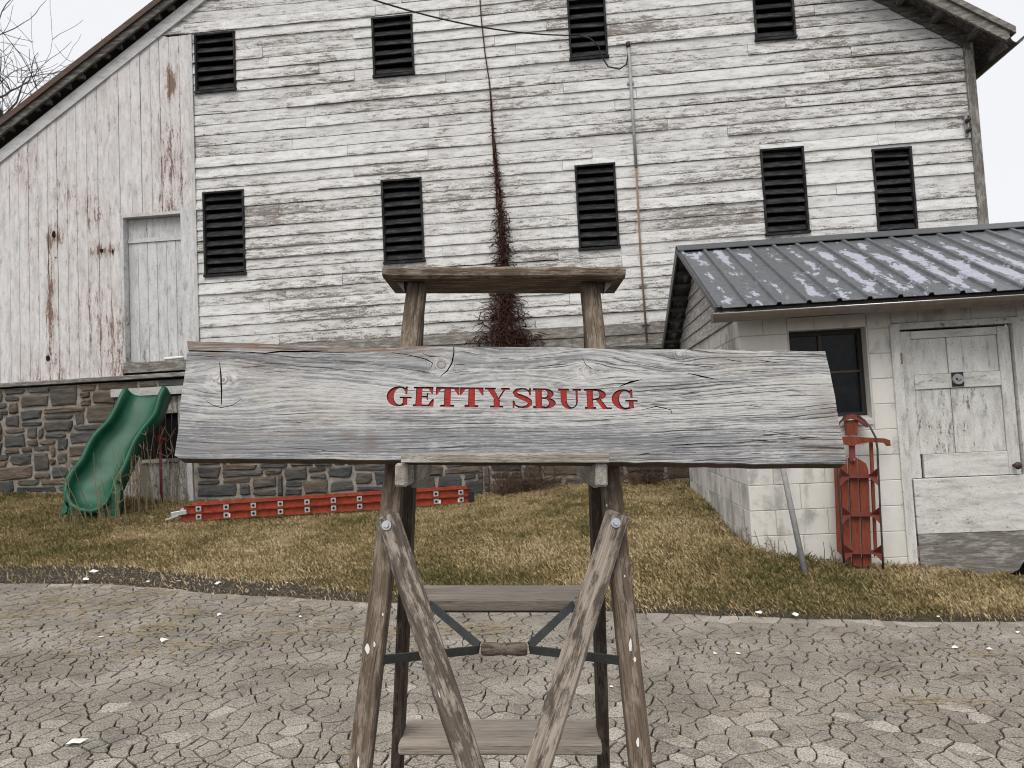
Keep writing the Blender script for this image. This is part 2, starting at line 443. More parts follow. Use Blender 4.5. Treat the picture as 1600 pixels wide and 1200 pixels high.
# cracked drive
def m_plate():
    m = Mat('cracked_asphalt', 0.92, 0.2); rn = m.rnd(); co = m.objco()
    a = m.noise(co, 2.2, 5, 0.6); f = m.noise(co, 130, 3, 0.7)
    v = m.n('TexVoronoi', {'Vector': co, 'Scale': 85.0}).outputs['Distance']
    base = m.ramp(m.math('ADD', m.math('MULTIPLY', a, 0.72), m.math('MULTIPLY', rn, 0.30)), [(0.28, (0.20, 0.181, 0.156)), (0.5, (0.325, 0.297, 0.26)), (0.72, (0.42, 0.387, 0.343))])
    c = m.mul(base, m.ramp(f, [(0.32, (0.30, 0.30, 0.30)), (0.5, (0.95, 0.95, 0.95)), (0.68, (1.65, 1.62, 1.56))]))
    st = m.step(m.noise(m.vadd(co, (7.3, 1.1, 0)), 3.6, 7, 0.7), 0.545, 0.68)
    c = m.mix(m.math('MULTIPLY', st, 0.6), c, (0.075, 0.07, 0.066))
    br = m.step(m.noise(m.vadd(co, (1.7, 5.1, 0)), 1.5, 7, 0.72), 0.52, 0.72)
    c = m.mix(m.math('MULTIPLY', br, 0.45), c, (0.15, 0.115, 0.075))
    sp_ = m.step(m.noise(co, 52, 2, 0.5), 0.70, 0.74)
    c = m.mix(m.math('MULTIPLY', sp_, 0.7), c, (0.55, 0.54, 0.52))
    pit = m.step(m.noise(m.vadd(co, (3, 9, 0)), 38, 2, 0.5), 0.70, 0.74)
    c = m.mix(m.math('MULTIPLY', pit, 0.85), c, (0.04, 0.036, 0.033))
    h = m.math('ADD', m.math('ADD', f, m.math('MULTIPLY', v, -0.5)), m.math('MULTIPLY', pit, -1.2))
    return m.done(c, h, 0.9, 0.006)
M['plate'] = m_plate()
def m_crack():
    m = Mat('crack_soil', 0.97, 0.1); co = m.objco()
    a = m.noise(co, 5, 6, 0.65); f = m.noise(co, 90, 3, 0.7)
    c = m.ramp(a, [(0.35, (0.03, 0.026, 0.022)), (0.55, (0.055, 0.044, 0.033)), (0.75, (0.11, 0.08, 0.046))])
    return m.done(m.mul(c, m.ramp(f, [(0.3, (0.5, 0.5, 0.5)), (0.7, (1.4, 1.4, 1.4))])), f, 1.0, 0.01)
M['crack'] = m_crack()
def m_ground():
    m = Mat('winter_turf', 0.97, 0.1); co = m.objco()
    a = m.noise(co, 0.9, 6, 0.65); f = m.noise(co, 60, 4, 0.7); b = m.noise(co, 6, 5, 0.65)
    c = m.ramp(m.math('ADD', m.math('MULTIPLY', a, 0.6), m.math('MULTIPLY', b, 0.4)), [(0.33, (0.05, 0.044, 0.018)), (0.5, (0.105, 0.08, 0.034)), (0.68, (0.15, 0.115, 0.058))])
    so = m.attr('edge', 'Fac')
    c = m.mix(so, c, m.ramp(f, [(0.35, (0.05, 0.042, 0.034)), (0.7, (0.125, 0.108, 0.088))]))
    c = m.mul(c, m.ramp(f, [(0.3, (0.4, 0.4, 0.4)), (0.6, (1.05, 1.05, 1.0))]))
    return m.done(c, m.math('ADD', f, b), 1.0, 0.03)
M['ground'] = m_ground()
def m_blade():
    m = Mat('grass_blades', 0.8, 0.2)
    m.b.inputs['Subsurface Weight'].default_value = 0.0
    k = m.attr('edge', 'Fac')
    c = m.ramp(k, [(0.0, (0.06, 0.072, 0.022)), (0.25, (0.135, 0.122, 0.047)), (0.5, (0.265, 0.20, 0.092)), (0.75, (0.40, 0.305, 0.16)), (1.0, (0.58, 0.47, 0.30))])
    return m.done(c)
M['blade'] = m_blade()


# the sign plank: grain that flows round its knots, chalky white left in the hollows
M['ladder_mid'] = oldwood('stepladder_brace_wood', (0.06, 0.048, 0.04), (0.16, 0.13, 0.105), (0.34, 0.30, 0.25), gs=(3, 160, 160), bs=(20, 75, 75), spots=(0.62, 0.6, 0.56))
KNOTS = []          # (p, q, radius) in plank metres, filled from the photograph below
def m_sign(knots, topq, tl, stain):
    m = Mat('weathered_plank', 0.88, 0.2); co = m.attr('gco')
    sx = m.n('SeparateXYZ', {0: co}); p, q, dpt = sx.outputs[0], sx.outputs[1], sx.outputs[2]
    wob = m.noise(m.vscale(co, (2.6, 10, 1)), 1, 4, 0.55)
    phi = m.math('ADD', q, m.math('MULTIPLY', m.math('SUBTRACT', wob, 0.5), 0.03)); kmask = None; rings = None
    for (kp, kq, r, rr) in knots:
        dp = m.math('SUBTRACT', p, kp); dq = m.math('SUBTRACT', phi, kq)
        r2 = m.math('ADD', m.math('MULTIPLY', dp, m.math('MULTIPLY', dp, 0.30)), m.math('MULTIPLY', dq, dq))
        sh_ = m.math('SQRT', m.math('DIVIDE', r2, m.math('ADD', r2, r * r)))
        phi = m.math('ADD', kq, m.math('MULTIPLY', dq, sh_))
        d = m.math('SQRT', m.math('ADD', m.math('MULTIPLY', dp, dp), m.math('MULTIPLY', dq, dq)))
        d = m.math('ADD', d, m.math('MULTIPLY', m.math('SUBTRACT', wob, 0.5), rr * 0.9))
        km = m.math('SUBTRACT', 1.0, m.step(d, rr * 0.6, rr * 1.25))
        kmask = km if kmask is None else m.math('MAXIMUM', kmask, km)
        rg = m.math('MULTIPLY', d, km)
        rings = rg if rings is None else m.math('MAXIMUM', rings, rg)
    st_ = m.math('SINE', m.math('ADD', m.math('MULTIPLY', phi, 1250.0), m.math('MULTIPLY', m.noise(m.vscale(co, (6, 40, 1)), 1, 4, 0.6), 16.0)))
    def G(px_, qx_, z_): return m.n('CombineXYZ', {0: m.math('MULTIPLY', p, px_), 1: m.math('MULTIPLY', phi, qx_), 2: z_}).outputs[0]
    a = m.noise(G(4.0, 190.0, 0.0), 1, 5, 0.68)
    b = m.noise(G(26.0, 620.0, 3.0), 1, 5, 0.7)
    c = m.noise(G(2.0, 24.0, 6.0), 1, 5, 0.6)
    col = m.ramp(a, [(0.30, (0.085, 0.086, 0.092)), (0.5, (0.205, 0.208, 0.218)), (0.72, (0.32, 0.32, 0.325))])
    col = m.mix(m.math('MULTIPLY', m.step(st_, 0.35, 1.0), 0.24), col, (0.085, 0.083, 0.085))
    rn_ = m.noise(m.n('CombineXYZ', {0: m.math('MULTIPLY', rings, 300.0), 1: m.math('MULTIPLY', wob, 16.0), 2: 0.0}).outputs[0], 1, 4, 0.65)
    col = m.mix(m.math('MULTIPLY', kmask, 0.6), col, m.ramp(rn_, [(0.38, (0.10, 0.095, 0.092)), (0.6, (0.42, 0.41, 0.40))]))
    # chalky remains of white paint in flecks along the grain, most on the middle band and the right half
    band = m.math('SUBTRACT', 1.0, m.math('MULTIPLY', m.math('ABSOLUTE', m.math('SUBTRACT', phi, topq * 0.60)), 15.0), clamp=True)
    rt = m.step(p, -0.15, 0.35)
    fleck = m.noise(m.vscale(co, (70, 210, 1)), 1, 6, 0.75)
    blot = m.noise(m.vscale(co, (9, 26, 1)), 1, 6, 0.72)
    x = m.math('ADD', m.math('ADD', m.math('MULTIPLY', b, 0.38), m.math('MULTIPLY', c, 0.26)), m.math('ADD', m.math('MULTIPLY', blot, 0.30), m.math('MULTIPLY', fleck, 0.34)))
    mid_ = m.noise(G(2.6, 78.0, 12.0), 1, 4, 0.6)
    x = m.math('ADD', x, m.math('MULTIPLY', m.math('SUBTRACT', mid_, 0.5), 0.42))
    x = m.math('ADD', x, m.math('ADD', m.math('MULTIPLY', band, 0.12), m.math('MULTIPLY', rt, 0.055)))
    x = m.math('ADD', x, m.math('MULTIPLY', kmask, 0.10))
    x = m.math('SUBTRACT', x, m.math('MULTIPLY', st_, 0.035))
    wh = m.step(m.math('SUBTRACT', x, m.math('MULTIPLY', kmask, m.math('MULTIPLY', m.step(rn_, 0.62, 0.42), 0.12))), 0.645, 0.81)
    col = m.mix(m.math('MULTIPLY', wh, 0.9), col, m.ramp(b, [(0.3, (0.36, 0.355, 0.345)), (0.7, (0.62, 0.61, 0.59))]))
    warm = m.step(m.noise(m.vscale(co, (2.6, 5, 1)), 1, 5, 0.65), 0.56, 0.74)
    col = m.mix(m.math('MULTIPLY', warm, 0.42), col, (0.28, 0.195, 0.13))
    # raw orange-brown splinters along the upper edge of the left half
    ed = m.step(m.math('SUBTRACT', q, m.math('MULTIPLY', p, tl[0])), tl[1] - 0.019, tl[1] - 0.010)
    lf = m.math('SUBTRACT', 1.0, m.step(p, -0.17, -0.10))
    for (sp_, sq_, rp_, rq_) in stain:
        dv = m.n('VectorMath', {0: m.n('VectorMath', {0: co, 1: (sp_, sq_, 0)}, operation='SUBTRACT').outputs[0], 1: (1 / rp_, 1 / rq_, 0)}, operation='MULTIPLY').outputs[0]
        ln_ = m.math('SUBTRACT', 1.0, m.n('VectorMath', {0: dv}, operation='LENGTH').outputs['Value'], clamp=True)
        col = m.mix(m.math('MULTIPLY', m.step(m.math('ADD', ln_, m.math('MULTIPLY', m.math('SUBTRACT', blot, 0.5), 0.8)), 0.1, 0.7), 0.42), col, (0.16, 0.12, 0.09))
    em = m.math('MULTIPLY', m.math('MULTIPLY', ed, lf), m.step(m.noise(m.vscale(co, (16, 260, 1)), 1, 5, 0.7), 0.40, 0.55))
    col = m.mix(m.math('MULTIPLY', em, 0.85), col, m.ramp(a, [(0.3, (0.09, 0.055, 0.032)), (0.7, (0.33, 0.20, 0.115))]))
    ck = m.noise(G(5.0, 420.0, 9.0), 1, 4, 0.6)
    ckm = m.step(m.math('ADD', ck, m.math('MULTIPLY', rt, 0.05)), 0.63, 0.69)
    ckm = m.math('MULTIPLY', ckm, m.math('SUBTRACT', 1.0, kmask))
    col = m.mix(m.math('MULTIPLY', ckm, 0.75), col, (0.06, 0.055, 0.052))
    pit = m.step(b, 0.54, 0.70)
    col = m.mix(m.math('MULTIPLY', pit, m.math('MULTIPLY', 0.6, m.math('SUBTRACT', 1.0, kmask))), col, (0.09, 0.088, 0.088))
    col = m.mix(m.step(dpt, 0.001, 0.006), col, m.ramp(a, [(0.3, (0.06, 0.045, 0.035)), (0.7, (0.24, 0.17, 0.115))]))
    h = m.math('ADD', m.math('ADD', m.math('MULTIPLY', a, 0.8), m.math('MULTIPLY', b, -0.8)), m.math('ADD', m.math('MULTIPLY', ckm, -1.6), m.math('MULTIPLY', wh, 0.3)))
    return m.done(col, h, 0.9, 0.0022)
def m_letter():
    m = Mat('carved_red_letter', 0.75, 0.25); co = m.attr('gco'); e = m.attr('edge', 'Fac')
    nz = m.noise(m.vscale(co, (160, 420, 1)), 1, 4, 0.65)
    fl = m.noise(m.vscale(co, (60, 500, 1)), 1, 3, 0.6)
    red = m.ramp(nz, [(0.3, (0.15, 0.010, 0.010)), (0.6, (0.32, 0.024, 0.022)), (0.85, (0.42, 0.09, 0.075))])
    red = m.mix(m.step(fl, 0.66, 0.72), red, (0.07, 0.03, 0.028))
    d = m.math('ADD', e, m.math('MULTIPLY', m.math('SUBTRACT', nz, 0.5), 0.0011))
    c = m.mix(m.step(d, 0.0010, 0.0016), (0.022, 0.017, 0.016), red)
    return m.done(c, fl, 0.5, 0.001)
M['letter'] = m_letter()
M['crack_wood'] = flat('crack_dark_wood', (0.03, 0.025, 0.022), 0.95, 0.1, 0.5, 200)
# ------------------------------------------------------------------ ground
edge_px = [(-420, 905), (-200, 908), (0, 914), (150, 914), (300, 926), (450, 936), (600, 944), (800, 951), (1000, 958), (1200, 967), (1400, 973), (1600, 974), (1800, 972), (2100, 966)]
edge_pts = [pave(u, v) for u, v in edge_px]
ex_ = [p[0] for p in edge_pts]; ey_ = [p[1] for p in edge_pts]
def edge_y(x):
    return float(np.interp(x, ex_, ey_)) + 0.05 * mnoise.noise((x * 2.1, 3.3, 0)) + 0.025 * mnoise.noise((x * 7.0, 1.3, 0))
def pave_z(X): return -math.tan(ROLL) * X
ctl = []
for (u, v) in ((-200, 772), (0, 770), (150, 776), (310, 786), (520, 784), (740, 776), (852, 763), (988, 754)):
    s_, t_ = bp(u, v); p = BARN_O + AX * s_; ctl.append((p.x, p.y, t_ + BARN_O.z))
SAX = AY
def side_pt(u, v):
    return on_plane(u, v, SHED_O, AX)
for (u, v) in ((1079, 763), (1117, 800), (1150, 838)):
    p = side_pt(u, v); ctl.append((p.x, p.y, p.z))
for (u, v) in ((1176, 858), (1240, 872), (1330, 884), (1425, 886), (1520, 899), (1600, 903), (1760, 915)):
    s_, t_ = sp(u, v); p = SHED_O + AX * s_; ctl.append((p.x, p.y, t_))
for (x, y) in edge_pts:
    q = T3 @ Vector((x, y, 0)); ctl.append((q.x, q.y, q.z + 0.012)); 
p = BARN_O + AX * 5 ; ctl.append((p.x, p.y, 0.30))
ctl = np.array(ctl)
def _tps(r): return np.where(r > 1e-9, r * r * np.log(np.maximum(r, 1e-9)), 0)
_n = len(ctl)
_K = _tps(np.hypot(ctl[:, None, 0] - ctl[None, :, 0], ctl[:, None, 1] - ctl[None, :, 1])) + np.eye(_n) * 0.02
_P = np.c_[np.ones(_n), ctl[:, :2]]
_A = np.zeros((_n + 3, _n + 3)); _A[:_n, :_n] = _K; _A[:_n, _n:] = _P; _A[_n:, :_n] = _P.T
_w = np.linalg.solve(_A, np.r_[ctl[:, 2], 0, 0, 0])
def terrain(x, y):
    x = np.asarray(x, float); y = np.asarray(y, float)
    xc = np.clip(x, -7.8, 6.2); yc = np.clip(y, 3.5, 10.4)
    z = _w[_n] + _w[_n + 1] * xc + _w[_n + 2] * yc
    for i in range(_n):
        z = z + _w[i] * _tps(np.hypot(xc - ctl[i, 0], yc - ctl[i, 1]))
    return z
def ground_z(x, y):
    """turf height; dips under the drive"""
    e = edge_y(x)
    zt = float(terrain(x, y))
    k = min(max((y - e + 0.05) / 0.10, 0.0), 1.0)
    zp = pave_z(x) - 0.06
    if y > e + 0.05: return zt + 0.012 * mnoise.noise((x * 1.7, y * 1.7, 5)) + 0.006 * mnoise.noise((x * 6, y * 6, 2))
    return zp * (1 - k) + zt * k
def axis(fine0, fine1, st, lo, hi):
    a = list(np.arange(fine0, fine1 + 1e-6, st)); d = st; x = a[-1]
    while x < hi:
        d *= 1.5; x = min(x + d, hi); a.append(x)
    x = a[0]; d = st
    while x > lo:
        d *= 1.5; x = max(x - d, lo); a.insert(0, x)
    return a
gx = axis(-8.5, 6.5, 0.1, -300, 300); gy = axis(3.6, 9.9, 0.07, -60, 500)
gv, ge = [], []
def soil_mask(x, y):
    e = edge_y(x); w = 0.04 + 0.42 * min(max((-x - .6) / 2.8, 0), 1)
    d = y - e
    s = 1 - min(max((d - w) / 0.16, 0), 1)
    return max(0, s + 0.5 * mnoise.noise((x * 3, y * 3, 0)) * (1 if 0 < s < 1 else 0))
for y in gy:
    for x in gx:
        gv.append((x, y, ground_z(x, y))); ge.append(soil_mask(x, y))
nx = len(gx)
gf = [(j * nx + i, j * nx + i + 1, (j + 1) * nx + i + 1, (j + 1) * nx + i) for j in range(len(gy) - 1) for i in range(nx - 1)]
ground = obj('ground', gv, gf, M['ground'], smooth=True, extra={'edge': ge}, kind='structure')

# the drive: a sheet of soil and a skin of broken asphalt plates on it
dxs = [x for x in np.arange(-9, 9.01, 0.12)]
dv, df = [], []
for x in [-60] + dxs + [60]:
    dv.append((x, -40, -0.012)); dv.append((x, edge_y(x) + 0.02, -0.012))
for i in range(len(dxs) + 1):
    df.append((2 * i, 2 * i + 2, 2 * i + 3, 2 * i + 1))
drive = obj('driveway', dv, df, M['crack'], kind='structure')
drive.rotation_euler = (0, ROLL, 0)
rng = random.Random(11)
def rad_at(x, y):
    q = 0.5 + 0.5 * mnoise.noise((x * 0.55, y * 0.9, 4.2))
    band = math.exp(-((y - 4.05 - 0.06 * x) / 0.35) ** 2)
    far = 1 if y > 4.55 else 0
    near = math.exp(-((y - 2.45) / 0.3) ** 2) * 0.6
    r = 0.056 + 0.075 * q * q + 0.05 * far
    return max(0.042, r * (1 - 0.45 * band) * (1 - 0.35 * near) * (0.8 if x < -1.5 else 1.0))
seeds, cell = [], {}
CS = 0.30
for _ in range(22000):
    x, y = rng.uniform(-5.6, 5.6), rng.uniform(1.5, 6.6)
    if y > edge_y(x) - 0.02 or abs(x) > 0.8 * y + 1.0: continue
    r = rad_at(x, y); fac = rng.choice((.45, .7, 1.0, 1.25)); i, j = int(x // CS), int(y // CS); ok = True
    for a in (-1, 0, 1):
        for b in (-1, 0, 1):
            for (px_, py_, _r2) in cell.get((i + a, j + b), ()):
                if (px_ - x) ** 2 + ((py_ - y)) ** 2 < (r * fac) ** 2: ok = False; break
            if not ok: break
        if not ok: break
    if ok:
        cell.setdefault((i, j), []).append((x, y, r)); seeds.append((x, y, r))
S = np.array([(a, b) for a, b, _ in seeds])
def clip(poly, mx, my, nx_, ny_):
    out = []
    for k in range(len(poly)):
        p, q = poly[k], poly[(k + 1) % len(poly)]
        dp = (p[0] - mx) * nx_ + (p[1] - my) * ny_; dq = (q[0] - mx) * nx_ + (q[1] - my) * ny_
        if dp <= 0: out.append(p)
        if dp * dq < 0:
            t = dp / (dp - dq); out.append((p[0] + (q[0] - p[0]) * t, p[1] + (q[1] - p[1]) * t))
    return out
plates = []
for k, (x, y, r) in enumerate(seeds):
    poly = [(x - .5, y - .5), (x + .5, y - .5), (x + .5, y + .5), (x - .5, y + .5)]
    d2 = (S[:, 0] - x) ** 2 + (S[:, 1] - y) ** 2
    for q in np.argsort(d2)[1:22]:
        qx, qy = S[q]; poly = clip(poly, (x + qx) / 2, (y + qy) / 2, qx - x, qy - y)
        if len(poly) < 3: break
    if len(poly) < 3: continue
    # rough outline, pulled in by half a crack
    ring = []
    for i in range(len(poly)):
        p, q = poly[i], poly[(i + 1) % len(poly)]
        L = math.hypot(q[0] - p[0], q[1] - p[1]); m_ = max(1, min(7, int(L / 0.032)))
        for t in range(m_):
            a, b = p[0] + (q[0] - p[0]) * t / m_, p[1] + (q[1] - p[1]) * t / m_
            a, b = a + 0.03 * mnoise.noise((a * 8, b * 8, 1)) + .012 * mnoise.noise((a * 25, b * 25, 1)), b + 0.03 * mnoise.noise((a * 8, b * 8, 7)) + .012 * mnoise.noise((a * 25, b * 25, 7))
            ring.append((a, b))
    cx_ = sum(a for a, b in ring) / len(ring); cy_ = sum(b for a, b in ring) / len(ring)
    gap = (0.0028 + .0011 * max(y - 3.2, 0)) + 0.0042 * rng.random() ** 2 + .0018 * min(max((3.5 - y) / .8, 0), 1) * rng.random()
    ring = [(a + (cx_ - a) / max(math.hypot(cx_ - a, cy_ - b), 1e-3) * gap + rng.uniform(-.002, .002), b + (cy_ - b) / max(math.hypot(cx_ - a, cy_ - b), 1e-3) * gap + rng.uniform(-.002, .002)) for a, b in ring]
    area = 0.5 * abs(sum(ring[i][0] * ring[(i + 1) % len(ring)][1] - ring[(i + 1) % len(ring)][0] * ring[i][1] for i in range(len(ring))))
    tx, ty, hz = rng.gauss(0, .003), rng.gauss(0, .003), rng.gauss(0, .0009)
    n = len(ring); inn = 0.0035
    top, low = [], []
    for a, b in ring:
        dd = max(math.hypot(a - cx_, b - cy_), 1e-3); kk = max(0.0, 1 - inn / dd)
        top.append((cx_ + (a - cx_) * kk, cy_ + (b - cy_) * kk, hz + tx * (a - cx_) + ty * (b - cy_)))
        low.append((a, b, -0.011))
    mid = [(a, b, hz - 0.0022 + tx * (a - cx_) + ty * (b - cy_)) for a, b in ring]
    v = top + mid + low
    f = [tuple(range(n))]
    for i in range(n):
        j = (i + 1) % n
        f.append((n + i, n + j, j, i)); f.append((2 * n + i, 2 * n + j, n + j, n + i))
    depth = max(cy_, 0.5)
    vis = cy_ > 2.3 and abs(cx_) < 0.72 * cy_ + 0.1
    plates.append((area / depth ** 3 if vis else 0, v, f))
plates.sort(key=lambda p: -p[0])
for (_, v, f) in plates[:298]:
    obj('asphalt_plate', v, f, M['plate'], drive)
rest = MB()
for (_, v, f) in plates[298:]: rest.add(v, f)
rest.build('asphalt_plates_small', M['plate'], drive, kind='stuff')

# turf: short dead grass
gr = np.random.default_rng(5)
NB = 720000
bx = gr.uniform(-8.2, 6.2, NB); by = 4.3 + (10.1 - 4.3) * gr.random(NB) ** 1.15
XS = np.arange(-9, 7, 0.05); EY = np.array([edge_y(x) for x in XS])
be = np.interp(bx, XS, EY)
barn_y = BARN_O.y - math.tan(PSI) * bx
sh = (np.c_[bx - SHED_O.x, by - SHED_O.y] @ np.array([[AX.x, AY.x], [AX.y, AY.y]]))
keep = (by > be - 0.03) & (by < barn_y - 0.02) & ~((sh[:, 0] > 0.0) & (sh[:, 1] > -0.0)) & (np.abs(bx) < 0.74 * by + 0.6)
sm = np.clip(1 - (by - be - (0.02 + 0.40 * np.clip((-bx - .6) / 2.8, 0, 1))) / 0.2, 0, 1)
keep &= gr.random(NB) > sm * 0.93
def _nf(x, y, sc_, seed):
    G = np.random.default_rng(seed).random((64, 64)); xs = (x * sc_) % 63; ys = (y * sc_) % 63
    i, j = xs.astype(int), ys.astype(int); fx, fy = xs - i, ys - j
    return (G[i, j] * (1 - fx) + G[i + 1, j] * fx) * (1 - fy) + (G[i, j + 1] * (1 - fx) + G[i + 1, j + 1] * fx) * fy
bare = _nf(bx + 20, by + 20, 2.3, 21) * .6 + _nf(bx + 20, by + 20, 8.0, 22) * .4
keep &= gr.random(NB) > np.clip((bare - .62) * 5, 0, .85)
bx, by = bx[keep], by[keep]; NB = len(bx)
def nfield(x, y, sc_, seed):
    G = np.random.default_rng(seed).random((64, 64)); xs = (x * sc_) % 63; ys = (y * sc_) % 63
    i, j = xs.astype(int), ys.astype(int); fx, fy = xs - i, ys - j; fx = fx * fx * (3 - 2 * fx); fy = fy * fy * (3 - 2 * fy)
    return (G[i, j] * (1 - fx) + G[i + 1, j] * fx) * (1 - fy) + (G[i, j + 1] * (1 - fx) + G[i + 1, j + 1] * fx) * fy
bz = terrain(bx, by)
lush = nfield(bx + 20, by + 20, 1.3, 1) * 0.5 + nfield(bx + 20, by + 20, 4.0, 2) * 0.3 + nfield(bx + 20, by + 20, 12.0, 3) * 0.2
wallk = np.clip(1 - (np.interp(bx, [-9, 7], [BARN_O.y + math.tan(PSI) * 9, BARN_O.y - math.tan(PSI) * 7]) - by) / 0.35, 0, 1)
shk = ((sh[keep][:, 0] > -0.12) & (sh[keep][:, 1] > -0.14)).astype(float)
ln = (0.013 + 0.024 * gr.random(NB)) * (0.7 + 0.9 * lush) * (1 + 1.3 * wallk * gr.random(NB) + 1.2 * shk * gr.random(NB))
az = gr.uniform(0, 2 * np.pi, NB); lean = 0.5 + 0.9 * gr.random(NB); wd = 0.0013 + 0.0012 * gr.random(NB)
dxn, dyn = np.cos(az), np.sin(az)
p0 = np.c_[bx - dyn * wd, by + dxn * wd, bz - 0.004]; p1 = np.c_[bx + dyn * wd, by - dxn * wd, bz - 0.004]
hx = ln * np.sin(lean); hz_ = ln * np.cos(lean) + 0.006
p2 = np.c_[bx + dxn * hx * .5 + dyn * wd * .8, by + dyn * hx * .5 - dxn * wd * .8, bz + hz_ * .72]
p3 = np.c_[bx + dxn * hx, by + dyn * hx, bz + hz_]
V = np.stack([p0, p1, p2, p3], 1).reshape(-1, 3)
me = bpy.data.meshes.new('grass')
me.vertices.add(4 * NB); me.vertices.foreach_set('co', V.astype(np.float32).ravel())
idx = (np.arange(NB)[:, None] * 4 + np.array([[0, 1, 2, 3]])).ravel().astype(np.int32)
me.loops.add(4 * NB); me.loops.foreach_set('vertex_index', idx)
me.polygons.add(NB); me.polygons.foreach_set('loop_start', (np.arange(NB) * 4).astype(np.int32))
me.update(calc_edges=True)
tone = np.clip(1.12 - 1.2 * lush + gr.normal(0, 0.2, NB) + 0.25 * sm[keep], 0, 1)
at = me.attributes.new('edge', 'FLOAT', 'POINT'); at.data.foreach_set('value', np.repeat(tone, 4).astype(np.float32))
me.materials.append(M['blade'])
tag(link('grass', me), 'short brown and green winter grass between drive and barn', 'grass', kind='stuff')
# ------------------------------------------------------------------ barn
barn = empty('barn', BARN_O, (0, 0, -PSI), label='big weathered white barn with louvred vents over a stone foundation', cat='barn')
RB = random.Random(3)
T_ST = bp(0, 605)[1] * 0.5 + bp(940, 541)[1] * 0.5      # top of the stone wall
S_J = bp(305, 300)[0]                                   # where planks meet the siding
S_R = bp(1509, 120)[0]                                  # corner board
S_L = bp(-330, 500)[0]
T_BASE = -0.45
def line(a, b, d):
    (s0, t0), (s1, t1) = bp(*a, d), bp(*b, d)
    k = (t1 - t0) / (s1 - s0)
    return lambda s: t0 + k * (s - s0), (lambda t: s0 + (t - t0) / k), k
RKL, RKLi, kL = line((0, 255), (322, 0), -0.03)         # lower edge of the rake boards
RKR, RKRi, kR = line((1366, 0), (1507, 75), -0.03)
S_PK = (RKR(0) - RKL(0)) / (kL - kR); T_PK = RKL(S_PK)
LOUV = [((305, 57), (370, 140)), ((581, 31), (648, 115)), ((886, 3), (950, 89)), ((1174, -26), (1243, 58)),
        ((318, 303), (385, 427)), ((596, 284), (664, 407)), ((898, 261), (968, 386)), ((1187, 236), (1264, 362)), ((1361, 236), (1433, 360))]
LR = []
for a, b in LOUV:
    s0, t1 = bp(*a); s1, t0 = bp(*b); LR.append((s0, s1, t0, t1))

def siding(s0b, s1b, s0t, s1t, t0, t1, mat):
    L = max(s1b - s0b, s1t - s0t)
    if L < 0.02 or t1 - t0 < 0.01: return
    n = max(1, int(L / 0.22)); v, f, g, e = [], [], [], []
    w0 = RB.uniform(-.005, .005); pr_ = RB.choice((.008, .013, .018, .022, .026)) * (.8 + .4 * RB.random())
    for i in range(n + 1):
        q = i / n
        jb = RB.uniform(-.0045, .0045) if 0 < i < n else 0; jd = RB.uniform(-.004, .003)
        sb = s0b + (s1b - s0b) * q; st = s0t + (s1t - s0t) * q
        zb_ = t0 + jb + w0 + sag(sb, t0); v += [(sb, -pr_ + jd, zb_), (sb, -pr_ * .92 + jd, zb_ + 0.02), (st, -0.005 + jd * .4, t1 - 0.003 + sag(st, t1)), (sb, 0.006, zb_)]
        g += [(sb, t0 + .0, 0), (sb, t0 + .02, 0), (st, t1, 0), (sb, t0, 0.02)]
        e += [1.0, 0.75, 0.1, 1.0]
    for i in range(n):
        a, b = 4 * i, 4 * i + 4
        f += [(a, b, b + 1, a + 1), (a + 1, b + 1, b + 2, a + 2), (a + 3, b + 3, b, a)]
    m_ = 4 * n
    f += [(0, 1, 2, 3), (m_ + 3, m_ + 2, m_ + 1, m_)]
    obj('siding_board', v, f, mat, barn, g, extra={'edge': e})
EXPO = 0.150
t = T_ST + 0.03; row = 0
T_JOIN = bp(285, 57)[1]
def sag(s, t): return .016 * mnoise.noise((s * .28, t * .35, 9)) + .006 * mnoise.noise((s * .9, t * 1.2, 3))
while t < T_PK - 0.1:
    t1 = t + EXPO
    def ext(tt):
        l = max(RKLi(tt + 0.06), S_J + 0.02) if tt < T_JOIN else RKLi(tt - 0.02)
        if tt < T_JOIN: l = S_J + 0.02
        return l, min(S_R + 0.01, RKRi(tt - 0.02))
    (l0, r0), (l1, r1) = ext(t), ext(t1 - 0.001)
    if t < T_JOIN <= t1: l1 = l0
    mat = M['siding']
    joints = []
    if t < bp(600, -60)[1]:
        x = l0 + RB.uniform(1.0, 3.6)
        while x < r0 - 0.6:
            joints.append(x); x += RB.uniform(2.2, 4.6)
    holes = sorted((a, b, c, d) for a, b, c, d in LR if c < t1 - 0.004 and d > t + 0.004)
    cuts = [(l0, l1)] ; segs = []
    cur0, cur1 = l0, l1
    stops = [(x, x + 0.004, None) for x in joints if not any(a - 0.15 < x < b + 0.15 for a, b, c, d in holes)] + [(a, b, (c, d)) for a, b, c, d in holes]
    for (a, b, h) in sorted(stops, key=lambda q: q[0]):
        segs.append((cur0, a, cur1, a)); cur0 = cur1 = b
        if h:
            c, d = h
            if c > t + 0.012: siding(a, b, a, b, t, min(c, t1), mat)
            if d < t1 - 0.012: siding(a, b, a, b, max(d, t), t1, mat)
    segs.append((cur0, r0, cur1, r1))
    for (a, b, c, d) in segs:
        gm = mat
        if row < 2 and b > bp(500, 530)[0] and a > bp(560, 530)[0] - 3: gm = M['grey_wood']
        siding(a, b, c, d, t, t1, gm)
    t = t1 + RB.uniform(-.004, .004); row += 1

